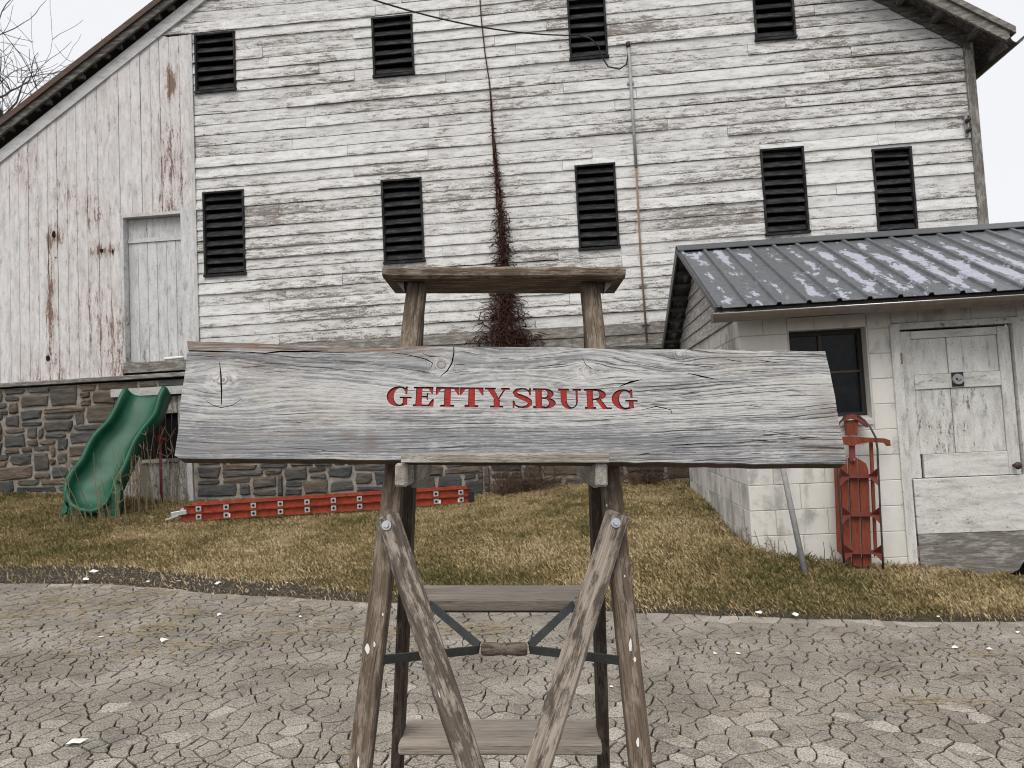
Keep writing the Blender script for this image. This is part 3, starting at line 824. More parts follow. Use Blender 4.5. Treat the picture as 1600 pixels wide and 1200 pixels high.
# upright planks of the left bay
DOOR = (bp(191, 400)[0], bp(287, 400)[0], bp(240, 575)[1], bp(240, 333)[1])
x = S_J - 0.012
while x > S_L:
    w = RB.uniform(0.140, 0.168); x0 = x - w
    for e_ in (DOOR[0],):
        if x0 - .05 < e_ < x - .04: x0 = e_
    a, b = x0 + 0.003, x - 0.003
    parts_ = [(T_ST + RB.uniform(0.0, 0.02), None)]
    if b > DOOR[0] + 0.02 and a < DOOR[1] - 0.02: parts_ = [(DOOR[3], None)]
    for (tb, _) in parts_:
        dd = RB.uniform(-.006, .002); n = 6; v, f, g, e = [], [], [], []
        for i in range(n + 1):
            q = i / n
            ta, tb_ = [min(RKL(s) + 0.05, T_JOIN + (0.0 if s > RKLi(T_JOIN) else 9)) for s in (a, b)]
            ja, jb = RB.uniform(-.0025, .0025), RB.uniform(-.0025, .0025)
            za, zb = tb + (ta - tb) * q, tb + (tb_ - tb) * q
            v += [(a + ja, -0.018 + dd, za), (a + (b - a) / 2, -0.020 + dd + RB.uniform(-.002, .002), (za + zb) / 2), (b + jb, -0.018 + dd, zb), (b, 0.004, zb), (a, 0.004, za)]
            g += [(za, a, 0), ((za + zb) / 2, (a + b) / 2, 0), (zb, b, 0), (zb, b, .02), (za, a, .02)]
            e += [0.6, 0.0, 0.6, 1, 1] if i else [1.0, 0.8, 1, 1, 1]
        for i in range(n):
            p, q = 5 * i, 5 * i + 5
            f += [(p, p + 1, q + 1, q), (p + 1, p + 2, q + 2, q + 1), (p + 2, p + 3, q + 3, q + 2), (p + 4, p, q, q + 4)]
        f += [(4, 3, 2, 1, 0), tuple(5 * n + i for i in range(5))]
        obj('wall_plank', v, f, M['vertical'], barn, g, extra={'edge': e})
    x = x0
# knot holes in the planks: raised black discs painted as their inner shade
for (u, v_, rx, rz) in ((86, 367, .028, .055), (160, 392, .026, .032), (178, 394, .016, .03), (77, 560, .03, .045), (89, 403, .010, .012)):
    s_, t_ = bp(u, v_); ring = [(s_ + rx * math.cos(k * .63) * RB.uniform(.75, 1.1), t_ + rz * math.sin(k * .63) * RB.uniform(.8, 1.1)) for k in range(10)]
    q = MB(); q.prism(ring, -0.0285, -0.015); fix_normals(q.build('knot_hole', M['black'], barn))
# wall core behind the boards
q = MB()
q.prism([(S_L, T_BASE), (S_R + .09, T_BASE), (S_R + .09, RKR(S_R) + .05), (S_PK, T_PK + .1), (S_L, RKL(S_L) + .05)], 0.13, 0.30)
fix_normals(q.build('wall_core', M['core'], barn))
q = MB(); q.box((S_R - 0.03, 0.30, T_BASE), (S_R + .07, 9.0, RKR(S_R) + .02)); q.build('side_wall', M['grey_wood'], barn)
# corner board, skirt and sill
q = MB(); q.beam((S_R + 0.045, -0.022, T_ST), (S_R + 0.045, -0.022, RKR(S_R) + .1), 0.115, 0.04, (1, 0, 0), 0.004); q.build('corner_board', M['grey_wood'], barn)
q = MB(); q.beam((S_J - .005, -0.026, T_ST), (S_J - .005, -0.026, T_JOIN), 0.05, 0.02, (1, 0, 0), 0.003)
q.build('joint_strip', M['trim'], barn, extra={'edge': [0.2] * len(q.v)})
q = MB(); q.beam((S_L, -0.02, T_ST - .03), (DOOR[1] + .02, -0.02, T_ST - .012), 0.06, 0.11, (0, 0, 1), 0.006); q.build('sill_beam', M['grey_wood'], barn)
q = MB(); q.beam((DOOR[1] + .03, -0.012, T_ST - .012), (S_R + .1, -0.012, T_ST - .012), 0.05, 0.09, (0, 0, 1), 0.006); q.build('sill_beam', M['dark_wood'], barn)

# louvred vents
for (s0, s1, t0, t1) in LR:
    n = 6 if t1 - t0 < 0.85 else 9
    fr = MB()
    fr.box((s0 - .004, -0.034, t0 - .0), (s0 + .022, .10, t1), 2); fr.box((s1 - .022, -0.034, t0), (s1 + .004, .10, t1), 2)
    fr.box((s0 - .006, -0.036, t1 - .012), (s1 + .006, .10, t1 + .012)); fr.box((s0 - .014, -0.045, t0 - .02), (s1 + .014, .10, t0 + .010))
    fo = fr.build('louvre_vent', M['louver'], barn)
    q = MB(); q.box((s0, .115, t0), (s1, .128, t1)); q.build('vent_dark_sheet', M['black'], fo)  # black sheet put in for the shade behind the slats
    p = (t1 - t0 - .02) / n
    for i in range(n):
        z = t0 + .03 + p * (i + .35); tl = RB.uniform(-.006, .006)
        q = MB(); q.beam((s0 + .023, 0.016, z + tl), (s1 - .023, 0.022 + RB.uniform(-.008, .008), z - tl * .5), 0.016, p * .80, (0, -0.85, 0.52), 0.003)
        q.build('slat', M['louver'], fo)

# upper door
dr = empty('door', (0, 0, 0)); dr.parent = barn
s0, s1 = DOOR[0], DOOR[1]; t0, t1 = DOOR[2], DOOR[3]
for nm, a, b, gr_ in (('door_jamb', (s0 - .012, -.024, t0), (s0 + .035, .13, t1), 2), ('door_jamb', (s1 - .02, -.026, t0), (s1 + .13, .13, t1 + .02), 2), ('door_head', (s0 + .035, -.023, t1 - .04), (s1 - .02, .13, t1 + .004), 0)):
    q = MB(); q.box(a, b, gr_); q.build(nm, M['trim'] if nm != 'door_jamb' else M['door'], dr, extra={'edge': [.5] * 8})
a, b = s0 + .04, s1 - .022
rail_t = bp(240, 372)[1]
nP = 6
for i in range(nP):
    x0, x1 = a + (b - a) * i / nP, a + (b - a) * (i + 1) / nP
    for (z0, z1) in ((t0 + .10 + RB.uniform(0, .01), rail_t - .03), (rail_t + .03, t1 - .045)):
        if z1 - z0 < .3 and i % 2: 
            continue
        xx1 = x1 if z1 - z0 > .3 else min(b, x1 + (b - a) / nP)
        q = MB(); q.box((x0 + .003, .085 + RB.uniform(0, .004), z0), (xx1 - .003, .11, z1), 2); q.build('door_plank', M['door'], dr, extra={'edge': [.8, .8, .8, .8, .2, .2, .2, .2]})
q = MB(); q.box((a, .07, rail_t - .028), (b, .1, rail_t + .028)); q.build('door_rail', M['trim'], dr, extra={'edge': [.2] * 8})
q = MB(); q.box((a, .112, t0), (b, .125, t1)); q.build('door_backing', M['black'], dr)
q = MB(); q.box((s0 + .03, -.06, t0 - .055), (s1 + .10, .1, t0 + .085)); q.build('door_sill', M['grey_wood'], dr)

# rake boards, roof
OV, OVR = -0.15, -0.36
def along(k, s, off): return (s, off)
def rake(name, s0, s1, L, h, d0, d1, off, mat, ed=0.1):
    q = MB(); q.prism([(s0, L(s0) + off), (s1, L(s1) + off), (s1, L(s1) + off + h), (s0, L(s0) + off + h)] if s1 > s0 else [(s1, L(s1) + off), (s0, L(s0) + off), (s0, L(s0) + off + h), (s1, L(s1) + off + h)], d0, d1)
    o = q.build(name, mat, barn, extra={'edge': [ed] * len(q.v)}); return fix_normals(o)
BGL, _, _ = line((0, 211), (272, 0), OV); BGLt, _, _ = line((0, 185), (235, 0), OV)
BGR, _, _ = line((1447, 0), (1569, 61), OVR); BGRt, _, _ = line((1497, 0), (1579, 40), OVR)
S_E = bp(1577, 45, OVR)[0]
hl = BGLt(S_L) - BGL(S_L); hr = BGRt(S_E) - BGR(S_E)
S_P2 = (BGR(0) - BGL(0)) / (kL - kR) if False else S_PK
rake('rake_board', S_L, S_PK, RKL, BGL(S_PK * .5) - RKL(S_PK * .5) + .02, -0.045, 0.0, 0, M['trim'])
rake('rake_board', S_PK, S_R + .06, RKR, 0.24, -0.045, 0.0, 0, M['dark_wood'])
rake('barge_board', S_L - .4, S_PK, BGL, hl * .52, OV, OV + .035, 0, M['dark_wood'])
rake('roof_slope', S_L - .4, S_PK, BGL, hl * .44, OV - .03, 9.0, hl * .54, M['roof_edge'])
rake('barge_board', S_PK, S_E, BGR, hr * .6, OVR, OVR + .035, 0, M['grey_wood'])
rake('roof_slope', S_PK, S_E + .06, BGR, hr * .38, OVR - .03, 9.0, hr * .62, M['grey_wood'])
rake('roof_deck', S_L - .4, S_PK, BGL, .03, OV + .04, 9.0, hl * .40, M['core'])
rake('roof_deck', S_PK, S_E, BGR, .03, OVR + .04, 9.0, hr * .45, M['dark_wood'])
s = S_L
while s < bp(400, -40)[0]:
    w = RB.uniform(.04, .10)
    q = MB(); zt = BGL(s) + hl * .38; zb = zt - RB.uniform(.03, .05)
    q.box((s, OV + RB.uniform(.045, .09), zb - .02), (s + w, -.03, zt)); q.build('lath_end', M['dark_wood'], barn)
    s += w + RB.uniform(.06, .16)
for s in np.arange(bp(1400, 0)[0], S_E - .1, .42):
    q = MB(); q.beam((s, OVR + .05, BGR(s) + .05), (s, -.02, BGR(s) + .05), .06, .09, (1, 0, 0)); q.build('lath_end', M['dark_wood'], barn)
# eave fascia and the half-round gutter along the right eave
q = MB(); q.beam((S_E - .02, OVR + .04, BGR(S_E) + .03), (S_E - .02, 9, BGR(S_E) + .03), .03, .16, (1, 0, 0)); q.build('eave_board', M['dark_wood'], barn)
gs_, gt_ = bp(1588, 62, OVR - .05); v, f = [], []
for (y, rr) in ((OVR - .06, .085), (2.0, .085), (9.0, .085)):
    for ri in (rr, rr - .008):
        for k in range(9):
            a = math.pi + math.pi * k / 8
            v.append((gs_ + .01 + ri * math.cos(a), y, gt_ + .04 + ri * math.sin(a)))
for j in range(2):
    for ring in range(2):
        for k in range(8):
            a = j * 18 + ring * 9 + k; f.append((a, a + 1, a + 19, a + 18))
for k in range(8): f.append((k, k + 1, k + 10, k + 9))
fix_normals(obj('eave_gutter', v, f, M['cap'], barn))

# foundation: mortar wall and one stone at a time
fw = MB(); CD = (bp(182, 640)[0], bp(303, 700)[0], T_BASE, bp(230, 617)[1])
fw.box((S_L, -0.012, T_BASE), (CD[0], .13, T_ST - .07)); fw.box((CD[1], -0.012, T_BASE), (S_R + .07, .129, T_ST - .055)); fw.box((CD[0] - .01, -0.0125, CD[3] + .1), (CD[1] + .01, .128, T_ST - .075))
fnd = fw.build('stone_wall', M['mortar'], barn)
def stone(x0, x1, z0, z1):
    w, h = x1 - x0, z1 - z0; cx, cz = (x0 + x1) / 2, (z0 + z1) / 2
    j = lambda k: RB.uniform(-k, k)
    kx, kz = min(.022, w * .10), min(.017, h * .14)
    out = [(x0 + j(kx) + kx, z0 + j(kz) + kz * .6), (cx + j(w * .16), z0 + abs(j(kz))), (x1 - kx + j(kx), z0 + j(kz) + kz * .6), (x1 - abs(j(kx)), cz + j(h * .15)),
           (x1 - kx + j(kx), z1 - kz * .6 + j(kz)), (cx + j(w * .16), z1 - abs(j(kz))), (x0 + kx + j(kx), z1 - kz * .6 + j(kz)), (x0 + abs(j(kx)), cz + j(h * .15))]
    pr = RB.uniform(.012, .034); v = []
    for x, z in out: v.append((x, -0.008, z))
    for x, z in out: v.append((x + (cx - x) * .05, -0.012 - pr * .65 + j(.004), z + (cz - z) * .08))
    for x, z in out: v.append((x + (cx - x) * .22, -0.014 - pr + j(.006), z + (cz - z) * .28))
    f = []
    for r in range(2):
        for i in range(8):
            k = (i + 1) % 8; f.append((r * 8 + i, r * 8 + k, r * 8 + 8 + k, r * 8 + 8 + i))
    f.append(tuple(range(16, 24)))
    obj('stone', v, f, M['stone'], fnd)
S_SH = bp(1105, 740)[0]
X0 = bp(-120, 700)[0]; CW, CH = .088, .092
NC, NR = int((S_SH - X0) / CW), int((T_ST - .075 + .12) / CH); Z0 = T_ST - .075 - NR * CH
occ = np.zeros((NR, NC), bool)
def bad(c, r):
    x, z = X0 + (c + .5) * CW, Z0 + (r + .5) * CH
    if CD[0] - .02 < x < CD[1] + .04 and z < CD[3] + .12: return True
    w_ = BARN_O + AX * x
    return z + CH < float(terrain(w_.x, w_.y)) - BARN_O.z - .02
for r in range(NR):
    for c in range(NC): occ[r, c] = bad(c, r)
wobx = lambda x, z: .03 * mnoise.noise((x * 1.3, z * 3, 1)); wobz = lambda x, z: .045 * mnoise.noise((x * 1.1, z * 1.7, 5))
stones = []
for r in range(NR - 1, -1, -1):
    for c in range(NC):
        if occ[r, c]: continue
        w = RB.choice((2, 3, 4, 4, 5, 6, 7)); h = RB.choice((1, 1, 2, 2)) if w > 3 else RB.choice((1, 1, 1, 2))
        if RB.random() < .05: w, h = 5, 3
        if w > 5 and h == 3: h = 2
        ww = 0
        while ww < w and c + ww < NC and not occ[r, c + ww]: ww += 1
        hh = 1
        while hh < h and r - hh >= 0 and not occ[r - hh, c:c + ww].any(): hh += 1
        occ[r - hh + 1:r + 1, c:c + ww] = True
        stones.append((X0 + c * CW, X0 + (c + ww) * CW, Z0 + (r - hh + 1) * CH, Z0 + (r + 1) * CH))
def order(q):
    u = (q[0] + q[1]) / 2; return -(q[1] - q[0]) * (q[3] - q[2]) - (1 if u < CD[1] + 2.9 else 0)
stones.sort(key=order)
for (xa, xb, za, zb) in stones:
    gp = RB.uniform(.004, .009); stone(xa + gp + wobx(xa, za), xb - gp + wobx(xb, za), za + gp * .8 + wobz(xa, za), zb - gp * .8 + wobz(xb, zb))
print('STONES', len(stones))
# cellar door with its lintel and barred opening
cd = empty('cellar_door'); cd.parent = barn
c0, c1, cb, ct = CD
q = MB(); q.box((c0 - .05, -.05, ct - .01), (c1 + .06, .1, ct + .10)); q.build('lintel', M['cellar'], cd, extra={'edge': [.6] * 8})
w0, w1 = bp(222, 650)[0], bp(273, 650)[0]; wz0, wz1 = bp(245, 718)[1], bp(245, 646)[1]
xs = np.linspace(c0 + .02, c1 - .10, 8)
for i in range(7):
    a, b = xs[i] + .003, xs[i + 1] - .003
    pieces = [(cb, ct - .03)]
    if b > w0 + .01 and a < w1 - .01: pieces = [(cb, wz0), (wz1, ct - .03)]
    for z0, z1 in pieces:
        q = MB(); q.box((a, .03 + RB.uniform(0, .008), z0), (b, .06, z1), 2); q.build('door_plank', M['cellar'], cd, extra={'edge': [.7] * 8})
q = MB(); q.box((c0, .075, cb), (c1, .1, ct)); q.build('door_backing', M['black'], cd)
q = MB(); q.beam((c1 - .03, .0, cb), (c1 - .085, .0, ct - .02), .075, .06, (1, 0, 0), .004); q.build('door_jamb', M['trim'], cd, extra={'edge': [.8] * len(q.v)})
for xx in np.linspace(w0 + .06, w1 - .06, 5):
    q = MB(); q.beam((xx, .028, wz0 - .02), (xx, .028, wz1 + .02), .012, .012, (1, 0, 0)); q.build('bar', M['dark_iron'], cd)
for zz in (wz0 - .02, wz1 + .02):
    q = MB(); q.beam((w0 - .03, .022, zz), (w1 + .03, .022, zz), .025, .05, (0, 1, 0)); q.build('opening_rail', M['cellar'], cd, extra={'edge': [.6] * 8})

# ------------------------------------------------------------------ things on the barn wall
def bw(u, v, d):                                     # barn-wall pixel to world
    s_, t_ = bp(u, v, d); return BARN_O + AX * s_ + AY * d + Vector((0, 0, t_))
def world_tube(name, pts, rad, mat, n=6, **k):
    base = Vector(pts[0]); q = MB(); q.tube([Vector(p) - base for p in pts], rad, n)
    o = q.build(name, mat, None, True, **k); o.location = base; return o
cp = [bw(982, 72, -.05), bw(990, 200, -.05), bw(994, 262, -.05)]
cpipe = empty('conduit_pipe', cp[0], label='thin conduit pipe, grey above and rusty below, fixed to the barn siding', cat='pipe')
q = MB(); q.tube([p - cp[0] for p in cp], .020, 8); q.build('upper_pipe', M['galv'], cpipe, True)
cp2 = [bw(994, 262, -.05), bw(1001, 400, -.05), bw(1011, 535, -.05)]
q = MB(); q.tube([p - cp[0] for p in cp2], .013, 8); q.build('lower_pipe', M['rust'], cpipe, True)
q = MB(); q.tube([bw(981, 66, -.05) - cp[0], bw(982, 74, -.05) - cp[0]], [.03, .028], 8); q.build('weather_head', M['dark_iron'], cpipe, True)
for (u, v) in ((985, 130), (1004, 445), (1009, 505)):
    c = bw(u, v, -.03) - cp[0]; q = MB(); q.beam(c - AX * .045, c + AX * .045, .03, .02, (0, 0, 1)); q.build('pipe_strap', M['galv'], cpipe)
wp = []
pa = bw(560, -8, -2.4); pb = bw(905, 55, -.12)
for i in range(25):
    k = i / 24; p = pa.lerp(pb, k); p.z -= .12 * 4 * k * (1 - k); wp.append(p)
world_tube('service_wire', wp, .009, M['rope'], 6, label='black service wire slanting in from above to the barn vent', cat='wire')
lw = [bw(u, v, d) for u, v, d in ((905, 55, -.12), (922, 60, -.15), (935, 72, -.12), (940, 88, -.10), (950, 104, -.10), (968, 108, -.09), (979, 100, -.07), (983, 76, -.05))]
world_tube('wire_loop', lw, .010, M['rope'], 6, label='drooping loop of black wire between the vent and the conduit top', cat='wire')
world_tube('lightning_cable', [bw(u, v, -.045) for u, v in ((748, -30), (752, 30), (758, 85), (765, 130), (769, 200), (772, 260))], .009, M['vine'], 5, label='thin dark cable running straight down the siding above the vine', cat='cable')
# insulators on the corner
ins = empty('insulator_rack', bw(1512, 205, -.06), label='pair of dark insulator knobs on the barn corner board', cat='insulator')
for dz in (.0, .13):
    q = MB(); q.tube([(0, -.0, dz), (-.01, -.07, dz)], [.03, .022], 8); q.build('knob', M['dark_iron'], ins, True)
q = MB(); q.beam((0.0, .02, -.06), (0, .02, .22), .03, .03, (1, 0, 0)); q.build('bracket', M['galv'], ins)
# dead vine
RV = random.Random(21)
vr = bw(800, 545, -.03)
vine = empty('dead_vine', vr, label='dark red dead vine climbing the barn siding behind the stepladder', cat='vine')
path = [(765, 128, .3), (768, 170, 2), (770, 210, 5), (775, 260, 8), (779, 310, 14), (784, 360, 16), (788, 410, 19), (789, 450, 24), (788, 490, 42), (792, 525, 62), (800, 545, 75)]
def vpath(t):
    k = t * (len(path) - 1); i = min(int(k), len(path) - 2); q = k - i
    return [path[i][j] * (1 - q) + path[i + 1][j] * q for j in range(3)]
stem = MB()
for sN in range(5):
    pts = []
    for i in range(26):
        u, v, w = vpath(1 - i / 25 * (1 - .08 * sN)); pts.append(bw(u + math.sin(i * .9 + sN * 2) * (1.2 + w * .16) + RV.uniform(-1, 1), v, -.035 - .012 * sN) - vr)
    stem.tube(pts, [.016 * (1 - i / 30) + .004 for i in range(26)], 5)
stem.build('stem', M['vine'], vine, True)
tw = MB()
for i in range(1150):
    t = 1 - abs(RV.gauss(0, .38))
    if t < 0: continue
    u, v, w = vpath(t); w = w * 1.0
    u0 = u + RV.gauss(0, w * .35); p = bw(u0, v, -.04 - RV.random() * .05 * min(1, w / 12))
    L = RV.uniform(.06, .20) * min(1, .15 + w / 24); dr_ = Vector((RV.gauss(0, 1), RV.uniform(-.9, .1), RV.gauss(-.15, .8))); dr_.normalize()
    pts = [p - vr]
    for k in range(3):
        dr_ += Vector((RV.gauss(0, .45), RV.gauss(0, .2), RV.gauss(-.15, .4))); dr_.normalize(); pts.append(pts[-1] + dr_ * L / 3)
        pts[-1].y = min(pts[-1].y, (pts[-1].x) * -math.tan(PSI) + .02)
    tw.tube(pts, [.008, .007, .005, .003], 3, False)
tw.build('twigs', M['vine'], vine, kind='stuff')
def bramble(name, u, v, wpx, hpx, n, label, mat='bramble', rad=.005, spread=.22):
    b = bw(u, v, -.05); b.z = float(terrain(b.x, b.y)); q = MB()
    for i in range(n):
        p = Vector((RV.uniform(-wpx, wpx) * .0085 * .6, RV.uniform(-spread, -.02), -.02)); pts = [p.copy()]; dr_ = Vector((RV.gauss(0, .5), RV.gauss(-.1, .3), 1)).normalized(); L = hpx * .0085 * RV.uniform(.4, 1.1)
        for k in range(7):
            dr_ += Vector((RV.gauss(0, .4), RV.gauss(0, .25), RV.gauss(-.12, .25))); dr_.normalize(); pts.append(pts[-1] + dr_ * L / 6); pts[-1].y = min(pts[-1].y, -pts[-1].x * math.tan(PSI) + .02)
            pts[-1].z = max(pts[-1].z, .004)
        q.tube(pts, [rad * (1 - .1 * k) for k in range(8)], 4, False)
    o = q.build(name, M[mat], None, label=label, cat='brush'); o.location = b; return o
bramble('dry_bramble', 815, 766, 60, 85, 150, 'tangle of dry brown stems at the foot of the stone wall under the vine')
bramble('dry_bramble', 1005, 754, 24, 75, 80, 'narrow tuft of dry brown stems at the stone wall beside the shed')
# ------------------------------------------------------------------ shed
shed = empty('shed', SHED_O, (0, 0, -PSI), label='small white block shed with a dark ribbed metal roof', cat='shed')
RS = random.Random(9)
S_END, S_DEP = 3.5, 3.1
T_E = sp(1120, 482, -.25)[1]; T_R = sp(1060, 389, 1.55)[1]
SLX = (sp(1114, 486, -.25)[0] + sp(1060, 390, 1.55)[0] + sp(1037, 540, 3.3)[0]) / 3
T_W = T_E - 0.03
WIN = (sp(1233, 560)[0], sp(1361, 590)[0], sp(1340, 664)[1], sp(1290, 514)[1])
DR = (sp(1400, 600)[0], sp(1589, 500)[0], -0.5, sp(1480, 501)[1])
T0 = sp(1171, 799)[1]
def block(name, x0, x1, z0, z1, side=False):
    if x1 - x0 < .02 or z1 - z0 < .02: return
    g, c = .002, .0035; v = []
    rec = RS.uniform(-.0015, .0015)
    for (ins, y) in ((g, .05), (g, .004 + rec), (g + c, 0.0 + rec)):
        for (x, z) in ((x0 + ins, z0 + ins), (x1 - ins, z0 + ins), (x1 - ins, z1 - ins), (x0 + ins, z1 - ins)):
            v.append((y, x, z) if side else (x, y, z))
    f = [(8, 9, 10, 11)]
    for r in range(2):
        for i in range(4):
            k = (i + 1) % 4; f.append((r * 4 + i, r * 4 + k, r * 4 + 4 + k, r * 4 + 4 + i))
    o = obj('concrete_block', v, f, M['block_side'] if side else M['block'], shed)
    if side: fix_normals(o)
def wall(length, side, holes, top):
    z = T0 - .2032 * 6; r = 0
    while z < top - .03:
        z1 = min(z + .2032, top); x = -.2032 if r % 2 else 0
        if z1 > -.75:
            while x < length:
                a, b = max(x, 0.0), min(x + .4064, length)
                pcs = [(a, b, z, z1)]
                for (h0, h1, g0, g1) in holes:
                    nxt = []
                    for (p0, p1, q0, q1) in pcs:
                        if p1 <= h0 or p0 >= h1 or q1 <= g0 or q0 >= g1: nxt.append((p0, p1, q0, q1)); continue
                        if p0 < h0: nxt.append((p0, h0, q0, q1))
                        if p1 > h1: nxt.append((h1, p1, q0, q1))
                        if q0 < g0: nxt.append((max(p0, h0), min(p1, h1), q0, g0))
                        if q1 > g1: nxt.append((max(p0, h0), min(p1, h1), g1, q1))
                    pcs = nxt
                for p in pcs: block('b', *p, side)
                x += .4064
        z = z1; r += 1
wall(S_END, False, [WIN, DR], T_W + .02)
wall(S_DEP, True, [], T_W - .03)
q = MB()
w0, w1, wz0, wz1 = WIN; d0, d1, _, dz1 = DR
ZB = T0 - 1.3
for a, b in (((.003, .006, ZB), (w0, .12, T_W)), ((w0, .006, ZB), (w1, .12, wz0)), ((w0, .006, wz1), (w1, .12, T_W)), ((w1, .006, ZB), (d0, .12, T_W)), ((d0, .006, dz1), (d1, .12, T_W)), ((d1, .006, ZB), (S_END, .12, T_W)),
             ((.006, .121, ZB), (.12, S_DEP, T_W - .04)), ((.121, S_DEP - .1, ZB), (S_END, S_DEP - .005, T_W - .04)), ((S_END - .1, .121, ZB), (S_END - .003, S_DEP - .101, T_W - .04))): q.box(a, b)
q.build('block_wall', M['joint'], shed)
# window
wn_ = empty('window'); wn_.parent = shed
for a, b in (((w0, .004, wz0), (w0 + .012, .20, wz1)), ((w1 - .012, .004, wz0), (w1, .20, wz1))):
    q = MB(); q.box(a, b, 2); q.build('reveal', M['lintel'], wn_)
q = MB(); v = [(w0 + .012, -.015, wz0), (w1 - .012, -.015, wz0), (w1 - .012, .2, wz0), (w0 + .012, .2, wz0), (w0 + .012, -.015, wz0 + .04), (w1 - .012, -.015, wz0 + .04), (w1 - .012, .2, wz0 + .10), (w0 + .012, .2, wz0 + .10)]
q.add(v, BOXF); q.build('sill', M['lintel'], wn_)
f0, f1, fz0, fz1 = w0 + .012, w1 - .012 , wz0 + .075, wz1
fy0, fy1 = .10, .14
for a, b in (((f0, fy0, fz0), (f0 + .035, fy1, fz1)), ((f1 - .035, fy0, fz0), (f1, fy1, fz1)), ((f0 + .035, fy0, fz1 - .04), (f1 - .035, fy1, fz1)), ((f0 + .035, fy0, fz0), (f1 - .035, fy1, fz0 + .03))):
    q = MB(); q.box(a, b); q.build('frame', M['frame'], wn_)
mx = (f0 + f1) / 2 - .03; mz = sp(1330, 580, .1)[1]
q = MB(); q.box((mx - .012, fy0 + .006, fz0 + .03), (mx + .012, fy1, fz1 - .04), 2); q.build('muntin', M['muntin'], wn_)
for a, b in ((f0 + .035, mx - .012), (mx + .012, f1 - .035)):
    q = MB(); q.box((a, fy0 + .008, mz - .009), (b, fy1, mz + .009)); q.build('muntin', M['muntin'], wn_)
    for z0, z1 in ((fz0 + .03, mz - .009), (mz + .009, fz1 - .04)):
        q = MB(); q.box((a, fy0 + .024, z0), (b, fy0 + .028, z1)); q.build('pane', M['glass'], wn_)
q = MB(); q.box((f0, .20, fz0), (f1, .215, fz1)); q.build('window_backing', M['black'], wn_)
# door
sd_ = empty('door'); sd_.parent = shed
def P(u, v): return sp(u, v, .0)
def dbox(name, u0, v0, u1, v1, y0, y1, mat, gr_=0, ed=.2, mid=True):
    (a, zt), (b, zb) = P(u0, v0), P(u1, v1); q = MB(); q.box((a, y0, min(zb, zt)), (b, y1, max(zb, zt)), gr_)
    return q.build(name, mat, sd_, extra={'edge': [ed] * 8})
ja0, ja1 = P(1404, 516)[0], P(1578, 507)[0]
dt, db = P(1490, 511)[1], P(1500, 893)[1]
q = MB(); q.box((d0 - .02, -.018, db - .05), (ja0, .06, dt + .05), 2); q.build('door_jamb', M['shed_door'], sd_, extra={'edge': [.1] * 8})
q = MB(); q.box((ja1 + .006, -.018, db - .05), (d1 + .01, .06, dt + .05), 2); q.build('door_jamb', M['shed_door'], sd_, extra={'edge': [.1] * 8})
q = MB(); q.box((ja0, -.017, dt + .004), (ja1 + .006, .06, dt + .052)); q.build('door_head', M['shed_door'], sd_, extra={'edge': [.1] * 8})
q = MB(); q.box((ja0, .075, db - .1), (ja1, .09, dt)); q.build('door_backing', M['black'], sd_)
zA = P(1490, 526)[1]; zB_ = P(1490, 583)[1]; zC = P(1490, 606)[1]; zD = P(1500, 708)[1]; zE = P(1500, 745)[1]
xs = [ja0 + .006, P(1427, 560)[0], P(1483, 560)[0], P(1505, 560)[0], P(1563, 560)[0], ja1 - .004]
def db_(name, a, b, z0, z1, y0, gr_, ed=.2, mat='shed_door'):
    q = MB(); q.beam(((a + b) / 2, y0 + .02, z0), ((a + b) / 2, y0 + .02, z1), b - a, .04, (1, 0, 0), .003) if gr_ == 2 else q.beam((a, y0 + .02, (z0 + z1) / 2), (b, y0 + .02, (z0 + z1) / 2), z1 - z0, .04, (0, 0, 1), .003)
    return q.build(name, M[mat], sd_, extra={'edge': [ed] * len(q.v)})
db_('stile', xs[0], xs[1], zE, dt - .012, .012, 2); db_('stile', xs[4], xs[5], zE, dt - .012, .012, 2)
db_('rail', xs[1] + .002, xs[4] - .002, zA, dt - .014, .013, 0)
db_('rail', xs[1] + .002, xs[4] - .002, zC, zB_, .011, 0, .7)
db_('stile', xs[2], xs[3], zB_ + .002, zA - .002, .014, 2, .5)
db_('panel', xs[1] + .002, xs[2] - .002, zB_ + .002, zA - .002, .026, 2, .1); db_('panel', xs[3] + .002, xs[4] - .002, zB_ + .002, zA - .002, .026, 2, .1)
xm = P(1491, 650)[0]
db_('panel', xs[1] + .002, xm - .003, zD + .002, zC - .002, .022, 2, .8); db_('panel', xm + .003, xs[4] - .002, zD + .002, zC - .002, .024, 2, .65)
db_('rail', xs[1] + .02, xs[4] - .002, zE + .002, zD, .010, 0, .5)
# kick board, white above, bare and rotten below
bt, zm_ = zE - .004, P(1500, 832)[1]
q = MB(); q.beam((xs[0] + .01, .012, (bt + zm_) / 2), (d1 + .0, .012, (bt + zm_) / 2), bt - zm_, .05, (0, 0, 1), .003); q.build('kick_board', M['shed_door'], sd_, extra={'edge': [.55] * len(q.v)})
pts = [(xs[0] + .012, zm_ - .002), (xs[0] + .012, db + .03)]
for i in range(1, 18):
    k = i / 17; xx = xs[0] + .012 + (d1 - xs[0] - .012) * k
    zz = db - .035 + .03 * (1 - k) + RS.uniform(-.008, .008) + (.11 if k > .86 else 0) + (.03 if .8 < k <= .86 else 0)
    pts.append((xx, zz))
pts.append((d1, zm_ - .002)); q = MB(); q.prism(pts, -.012, .036); fix_normals(q.build('rotten_board', M['grey_wood'], sd_, label='bare rotten bottom board of the door'))
la, lz1 = P(1487, 582); lb, lz0 = P(1507, 603)
q = MB(); q.box((la, .002, lz0), (lb, .012, lz1)); lk = q.build('lock_plate', M['frame'], sd_)
